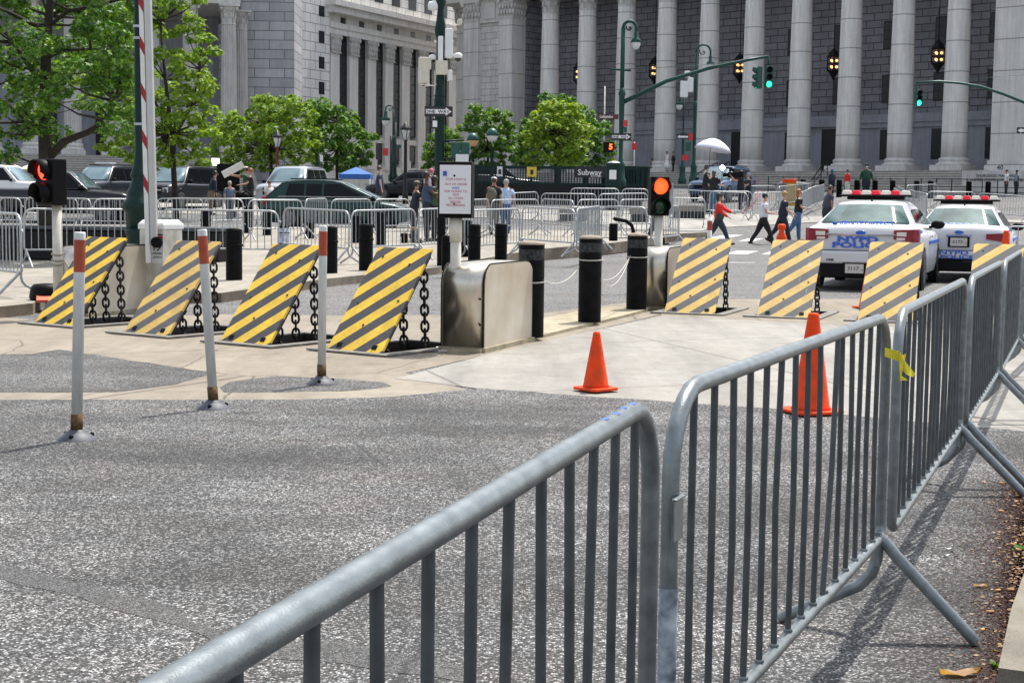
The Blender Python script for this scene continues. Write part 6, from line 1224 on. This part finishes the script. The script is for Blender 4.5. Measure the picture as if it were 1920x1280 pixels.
def tree(label,base,Y,outline,sp,cr,nleaf,ls,mat,trunk,depth,seed=1,drop=.12,star=False,limbs=()):
    rr=random.Random(seed); b=aty(*base,Y); b.z=max(gz(b.x,Y),swz(b.x,Y)-.3 if Y<40 else -9); T=thing('tree',label,'tree',b)
    X=lambda px,py,dy=0:aty(px,py,Y+dy)-b
    cl=[]; xs=[p[0] for p in outline]; ys=[p[1] for p in outline]; tries=0; cx=sum(xs)/len(xs); cy=sum(ys)/len(ys); mw=(max(xs)-min(xs))/2; mh=(max(ys)-min(ys))/2
    while tries<4000:
        tries+=1; p=(rr.uniform(min(xs),max(xs)),rr.uniform(min(ys),max(ys)))
        if not inside(p,outline): continue
        q=min(1,math.hypot((p[0]-cx)/mw,(p[1]-cy)/mh)); dy=rr.uniform(-1,1)*depth*math.sqrt(max(.05,1-q*q))
        if all(math.hypot(p[0]-c[0],p[1]-c[1])>sp*(.6 if abs(dy-c[2])>depth*.5 else 1) for c in cl) and rr.random()>drop*.02: cl.append((p[0],p[1],dy))
    if drop: cl=[c for c in cl if rr.random()>drop]
    rm=cr/F*Y; mb=MB(); per=max(3,nleaf//max(1,len(cl)))
    for c in cl:
        o=X(*c); sx,sy,sz=rm*rr.uniform(.55,1.35),rm*rr.uniform(.7,1.2),rm*rr.uniform(.4,.9)
        for _ in range(per):
            while True:
                v=V((rr.uniform(-1,1),rr.uniform(-1,1),rr.uniform(-1,1)))
                if .05<v.length<1: break
            v=v.normalized()*(v.length**.6); p=o+V((v.x*sx,v.y*sy,v.z*sz-.25*rm*(v.x*v.x+v.y*v.y)))
            nn=(v*.6+V((0,0,.8))+V((rr.gauss(0,.5),rr.gauss(0,.5),rr.gauss(0,.4)))).normalized(); t=nn.orthogonal().normalized(); t=Quaternion(nn,rr.uniform(0,6.28))@t; s=nn.cross(t); l=ls*rr.uniform(.6,1.25)
            if star: pl=[t*1,t*.35+s*.28,t*.45+s*.8,s*.35-t*.05,s*.55-t*.5,-t*.55+s*.08,-t*.55-s*.08,-s*.55-t*.5,-s*.35-t*.05,t*.45-s*.8,t*.35-s*.28]; mb.add([p+q*l*.6+nn*(-.12*l*abs(q.dot(s))) for q in pl],[tuple(range(11))])
            else: mb.add([p+t*l*.6,p+s*l*.3+nn*l*.06,p-t*l*.5,p-s*l*.3+nn*l*.06],[(0,1,2,3)])
    mb.build('crown',mat,T,fix=False)
    tb=MB(); tp=[(X(px,py,dy),w/2/F*Y) for px,py,dy,w in trunk]; tp[0]=(V((tp[0][0].x,tp[0][0].y,-.1)),tp[0][1]); tb.tube([p for p,_ in tp],[w for _,w in tp],12); tb.build('trunk',BARK,T)
    lb=MB()
    for path in limbs: q=[(X(px,py,dy),w/2/F*Y) for px,py,dy,w in path]; lb.tube([p for p,_ in q],[w for _,w in q],8)
    nodes_=[p for p,_ in tp[1:]]+[X(px,py,dy) for path in limbs for px,py,dy,w in path[1:]]
    for c in cl:
        o=X(*c); a=min(nodes_,key=lambda q:(q-o).length+ (0.8 if q.z>o.z else 0)); md=a.lerp(o,.5)+V((rr.uniform(-.1,.1),rr.uniform(-.1,.1),-.06*(o-a).length)); lb.tube([a,md,o],[rm*.075+.008,rm*.05+.005,.004],4,caps=False)
    if lb.v: lb.build('limbs',BARK,T)
    return T
tree('big dark-barked tree behind the left signal, with heavy leaning limbs',(86,470),31.3,[(-160,-160),(330,-160),(300,-10),(262,40),(235,60),(255,85),(258,150),(262,215),(215,240),(175,215),(160,170),(115,205),(110,255),(55,262),(10,285),(-100,280),(-160,150)],38,31,17000,.125,LF_D,
 [(86,470,0,34),(86,400,0,30),(86,310,0,27),(84,250,0,24),(85,160,0,21),(87,90,0,18),(92,30,0,15),(97,-60,0,9),(100,-140,0,5)],1.9,seed=4,drop=.1,star=True,
 limbs=[[(88,300,0,18),(120,265,-.1,15),(165,248,-.2,12),(200,225,-.3,8),(215,190,-.4,5)],[(84,165,0,13),(60,130,.2,12),(25,80,.3,9),(-10,40,.4,7),(-60,0,.5,5)],[(86,245,0,9),(50,228,.3,8),(10,190,.4,6),(-40,170,.5,4)],[(90,60,0,10),(60,45,.3,9),(20,25,.4,7),(-30,5,.4,5)],[(90,50,0,8),(130,20,-.3,7),(180,12,-.4,6),(240,-5,-.5,4)],[(87,110,0,7),(120,95,-.4,6),(170,92,-.6,4),(215,98,-.7,3)]])
tree('light green tree between the lamp post and the left courthouse porch',(330,330),60,[(150,110),(250,-60),(378,-60),(372,30),(383,60),(406,78),(398,105),(385,125),(395,145),(397,165),(385,180),(398,205),(385,225),(402,245),(392,262),(396,290),(380,306),(300,312),(255,300),(220,285),(172,268),(240,250),(235,180),(10,150),(20,200),(60,230),(70,130)],22,17,9000,.24,LF_L,[(330,330,0,12),(322,250,0,9),(310,150,0,6),(300,40,0,3)],1.6,seed=9,drop=.14,limbs=[[(322,250,0,6),(290,190,0,5),(250,150,.3,3)],[(325,260,0,6),(360,200,0,4),(375,130,0,3)]])
tree('rounded yellow-green tree behind the film crew and silver SUV',(508,330),92,[(396,235),(432,214),(470,208),(486,180),(497,176),(508,190),(548,183),(578,196),(588,232),(598,268),(586,296),(556,318),(430,320),(396,296)],17,13,6500,.30,LF_L,[(508,330,0,7),(508,280,0,6),(508,230,0,3)],2.6,seed=11,drop=.02)
tree('darker green spreading tree left of the blue tent poles',(632,330),96,[(572,190),(600,187),(622,205),(640,199),(664,224),(672,240),(706,256),(697,284),(680,312),(600,320),(584,296),(590,235)],17,13,5200,.30,LF_D,[(632,330,0,6),(632,280,0,5),(632,230,0,3)],2.6,seed=12,drop=.04)
tree('small green tree left of the main street pole foot',(822,335),88,[(800,262),(818,240),(850,245),(866,262),(860,312),(798,312)],12,11,2000,.26,LF_M,[(822,335,0,4),(822,270,0,2)],1.4,seed=13,drop=.1)
tree('thin open-crowned tree behind the two globe lamps',(915,335),90,[(866,236),(888,195),(905,205),(942,202),(956,220),(966,250),(970,312),(870,312),(880,262)],15,12,3600,.26,LF_M,[(915,335,0,5),(915,280,0,4),(912,215,0,2)],1.5,seed=14,drop=.22)
tree('dark green bushy tree behind the bright one at the subway entrance',(1050,335),92,[(958,250),(975,226),(1010,215),(1022,178),(1060,180),(1085,190),(1110,215),(1146,238),(1146,290),(1128,312),(965,312)],16,13,5500,.28,LF_D,[(1050,335,0,6),(1050,250,0,3)],2.0,seed=15,drop=.03)
tree('bright yellow-green tree above the subway railing',(1042,335),84,[(972,262),(990,240),(1000,215),(1012,200),(1050,192),(1085,200),(1092,225),(1104,240),(1100,265),(1096,300),(1060,310),(985,300)],15,11.5,5200,.27,LF_Y,[(1042,335,0,5),(1042,250,0,3)],1.5,seed=16,drop=.04)
# ---------------------------------------------------------------- gutter litter
LEAFB=m_leaf('dry_leaf',(.30,.16,.07),(.42,.25,.12),(.50,.36,.2)); rr=random.Random(5)
mb=MB()
for _ in range(900):
    t=rr.random(); px=1925-rr.expovariate(1/28.); py=rr.uniform(880,1290); p=atz(px,py,.015); l=rr.uniform(.004,.013); a=rr.random()*6.3; d=V((math.cos(a),math.sin(a),0)); s=V((-d.y,d.x,rr.uniform(-.5,.5)))
    mb.add([p+d*l,p+s*l*.45,p-d*l,p-s*l*.45],[(0,1,2,3)])
tag(mb.build('leaf_litter',LEAFB,fix=False),'brown leaf crumbs and seeds lying along the right-hand gutter','leaf litter',kind='stuff')
MULCH=m_leaf('brown_dust',(.035,.014,.010),(.07,.022,.014),(.12,.035,.02)); mb=MB()
for _ in range(24000):
    px=1922-rr.expovariate(1/26.); py=rr.uniform(900,1290); p=atz(px,py,.0125); l=rr.uniform(.002,.0065); a=rr.random()*6.3; d=V((math.cos(a),math.sin(a),0)); s=V((-d.y,d.x,0)); mb.add([p+d*l,p+s*l,p-d*l,p-s*l],[(0,1,2,3)])
tag(mb.build('gutter_dirt',MULCH,fix=False),'fine reddish-brown plant dust gathered in the right gutter','dirt',kind='stuff')
BUTT=M('cigarette_paper',(.62,.34,.16),.8,0,.2,60); P0=None
for k,(px,py) in enumerate(((1870,1106),(1856,1146),(1842,1180),(1905,940),(1878,905),(1910,1030),(1895,1105),(1900,1020),(1845,904),(1875,957),(1903,1018))):
    p=atz(px,py,.017); 
    T=tag(MB().tube([(-.013,0,0),(.013,0,0)],.0052,8).build('cigarette_butt',BUTT),'cigarette butt lying in the right-hand gutter','cigarette butt','cigarette butts in the gutter'); T.location=p; T.rotation_euler.z=rr.random()*3
for px,py,s,lb in ((1800,1262,.07,'large dry tan leaf at the bottom right'),(1838,1097,.03,'small curled dry leaf by the gutter'),(1778,1028,.02,'pale fallen petal above the splayed foot'),(1775,1040,.018,'white scrap of paper above the splayed foot')):
    p=atz(px,py,.018); mb=MB(); n=9; vs=[]
    for i in range(n):
        t=i/(n-1)*2-1; w=(1-t*t)**.7*.38; vs+=[(t*s,w*s,abs(t)*s*.25),(t*s,0,.0),(t*s,-w*s,abs(t)*s*.3)]
    mb.add(vs,[(3*i+j,3*i+j+1,3*i+j+4,3*i+j+3) for i in range(n-1) for j in (0,1)],0,True); o=mb.build('fallen_leaf',LEAFB if 'white' not in lb and 'pale' not in lb else PAPER,fix=False); tag(o,lb,'leaf'); o.location=p; o.rotation_euler.z=.2
for px,py,lb in ((1868,1250,'small green weed at the bottom of the right gutter'),(1914,1030,'small green weed at the right edge of the gutter')):
    p=atz(px,py,.01); T=thing('weed',lb,'weed',p); mb=MB()
    for k in range(26):
        a=rr.random()*6.3; l=rr.uniform(.015,.045); d=V((math.cos(a),math.sin(a),rr.uniform(.2,1))).normalized(); s=V((-d.y,d.x,0)).normalized()*l*.22; mb.add([V((0,0,0)),d*l*.6+s,d*l,d*l*.6-s],[(0,1,2,3)])
    mb.build('foliage',LF_M,T,fix=False)
# paint marks on the nearest barrier
d=V((.702,2.33,0)).normalized(); BLU=M('marker_blue',(.03,.10,.5),.6,0,.1); PNK=M('marker_red',(.6,.12,.16),.6,0,.4,60)
nb0=[o for o in C.objects if o.name=='crowd_barrier'][0]
for x,a in ((2.05,.0),(2.12,.15),(2.19,-.05),(2.25,.1)):
    mb=MB(); mb.add([(x+u*.012,(-.0212)*math.sin(t),1.0795+.0212*math.cos(t)) for u,t in ((-1,a-.28),(1,a-.2),(1,a+.25),(-.6,a+.3))],[(0,1,2,3)]); mb.build('marker_stroke',BLU,nb0,fix=False)

# clamp plate joining the first two barriers
nb1=[o for o in C.objects if o.name=='crowd_barrier.001'][0]
mb=MB(); mb.bx(-.055,.005,-.026,-.020,.80,.88); mb.bx(-.055,.005,-.030,-.020,.88,.886); mb.build('joint_clamp',GALV,nb1,bev=.002)
mb=MB(); mb.lathe([(.0189,.36),(.0189,.70)],(0,0,0),14,caps=False); mb.build('old_sticker',M('torn_sticker',(.30,.33,.36),.7,0,.7,25,dirt=(.10,.16,.28)),nb1,fix=False)
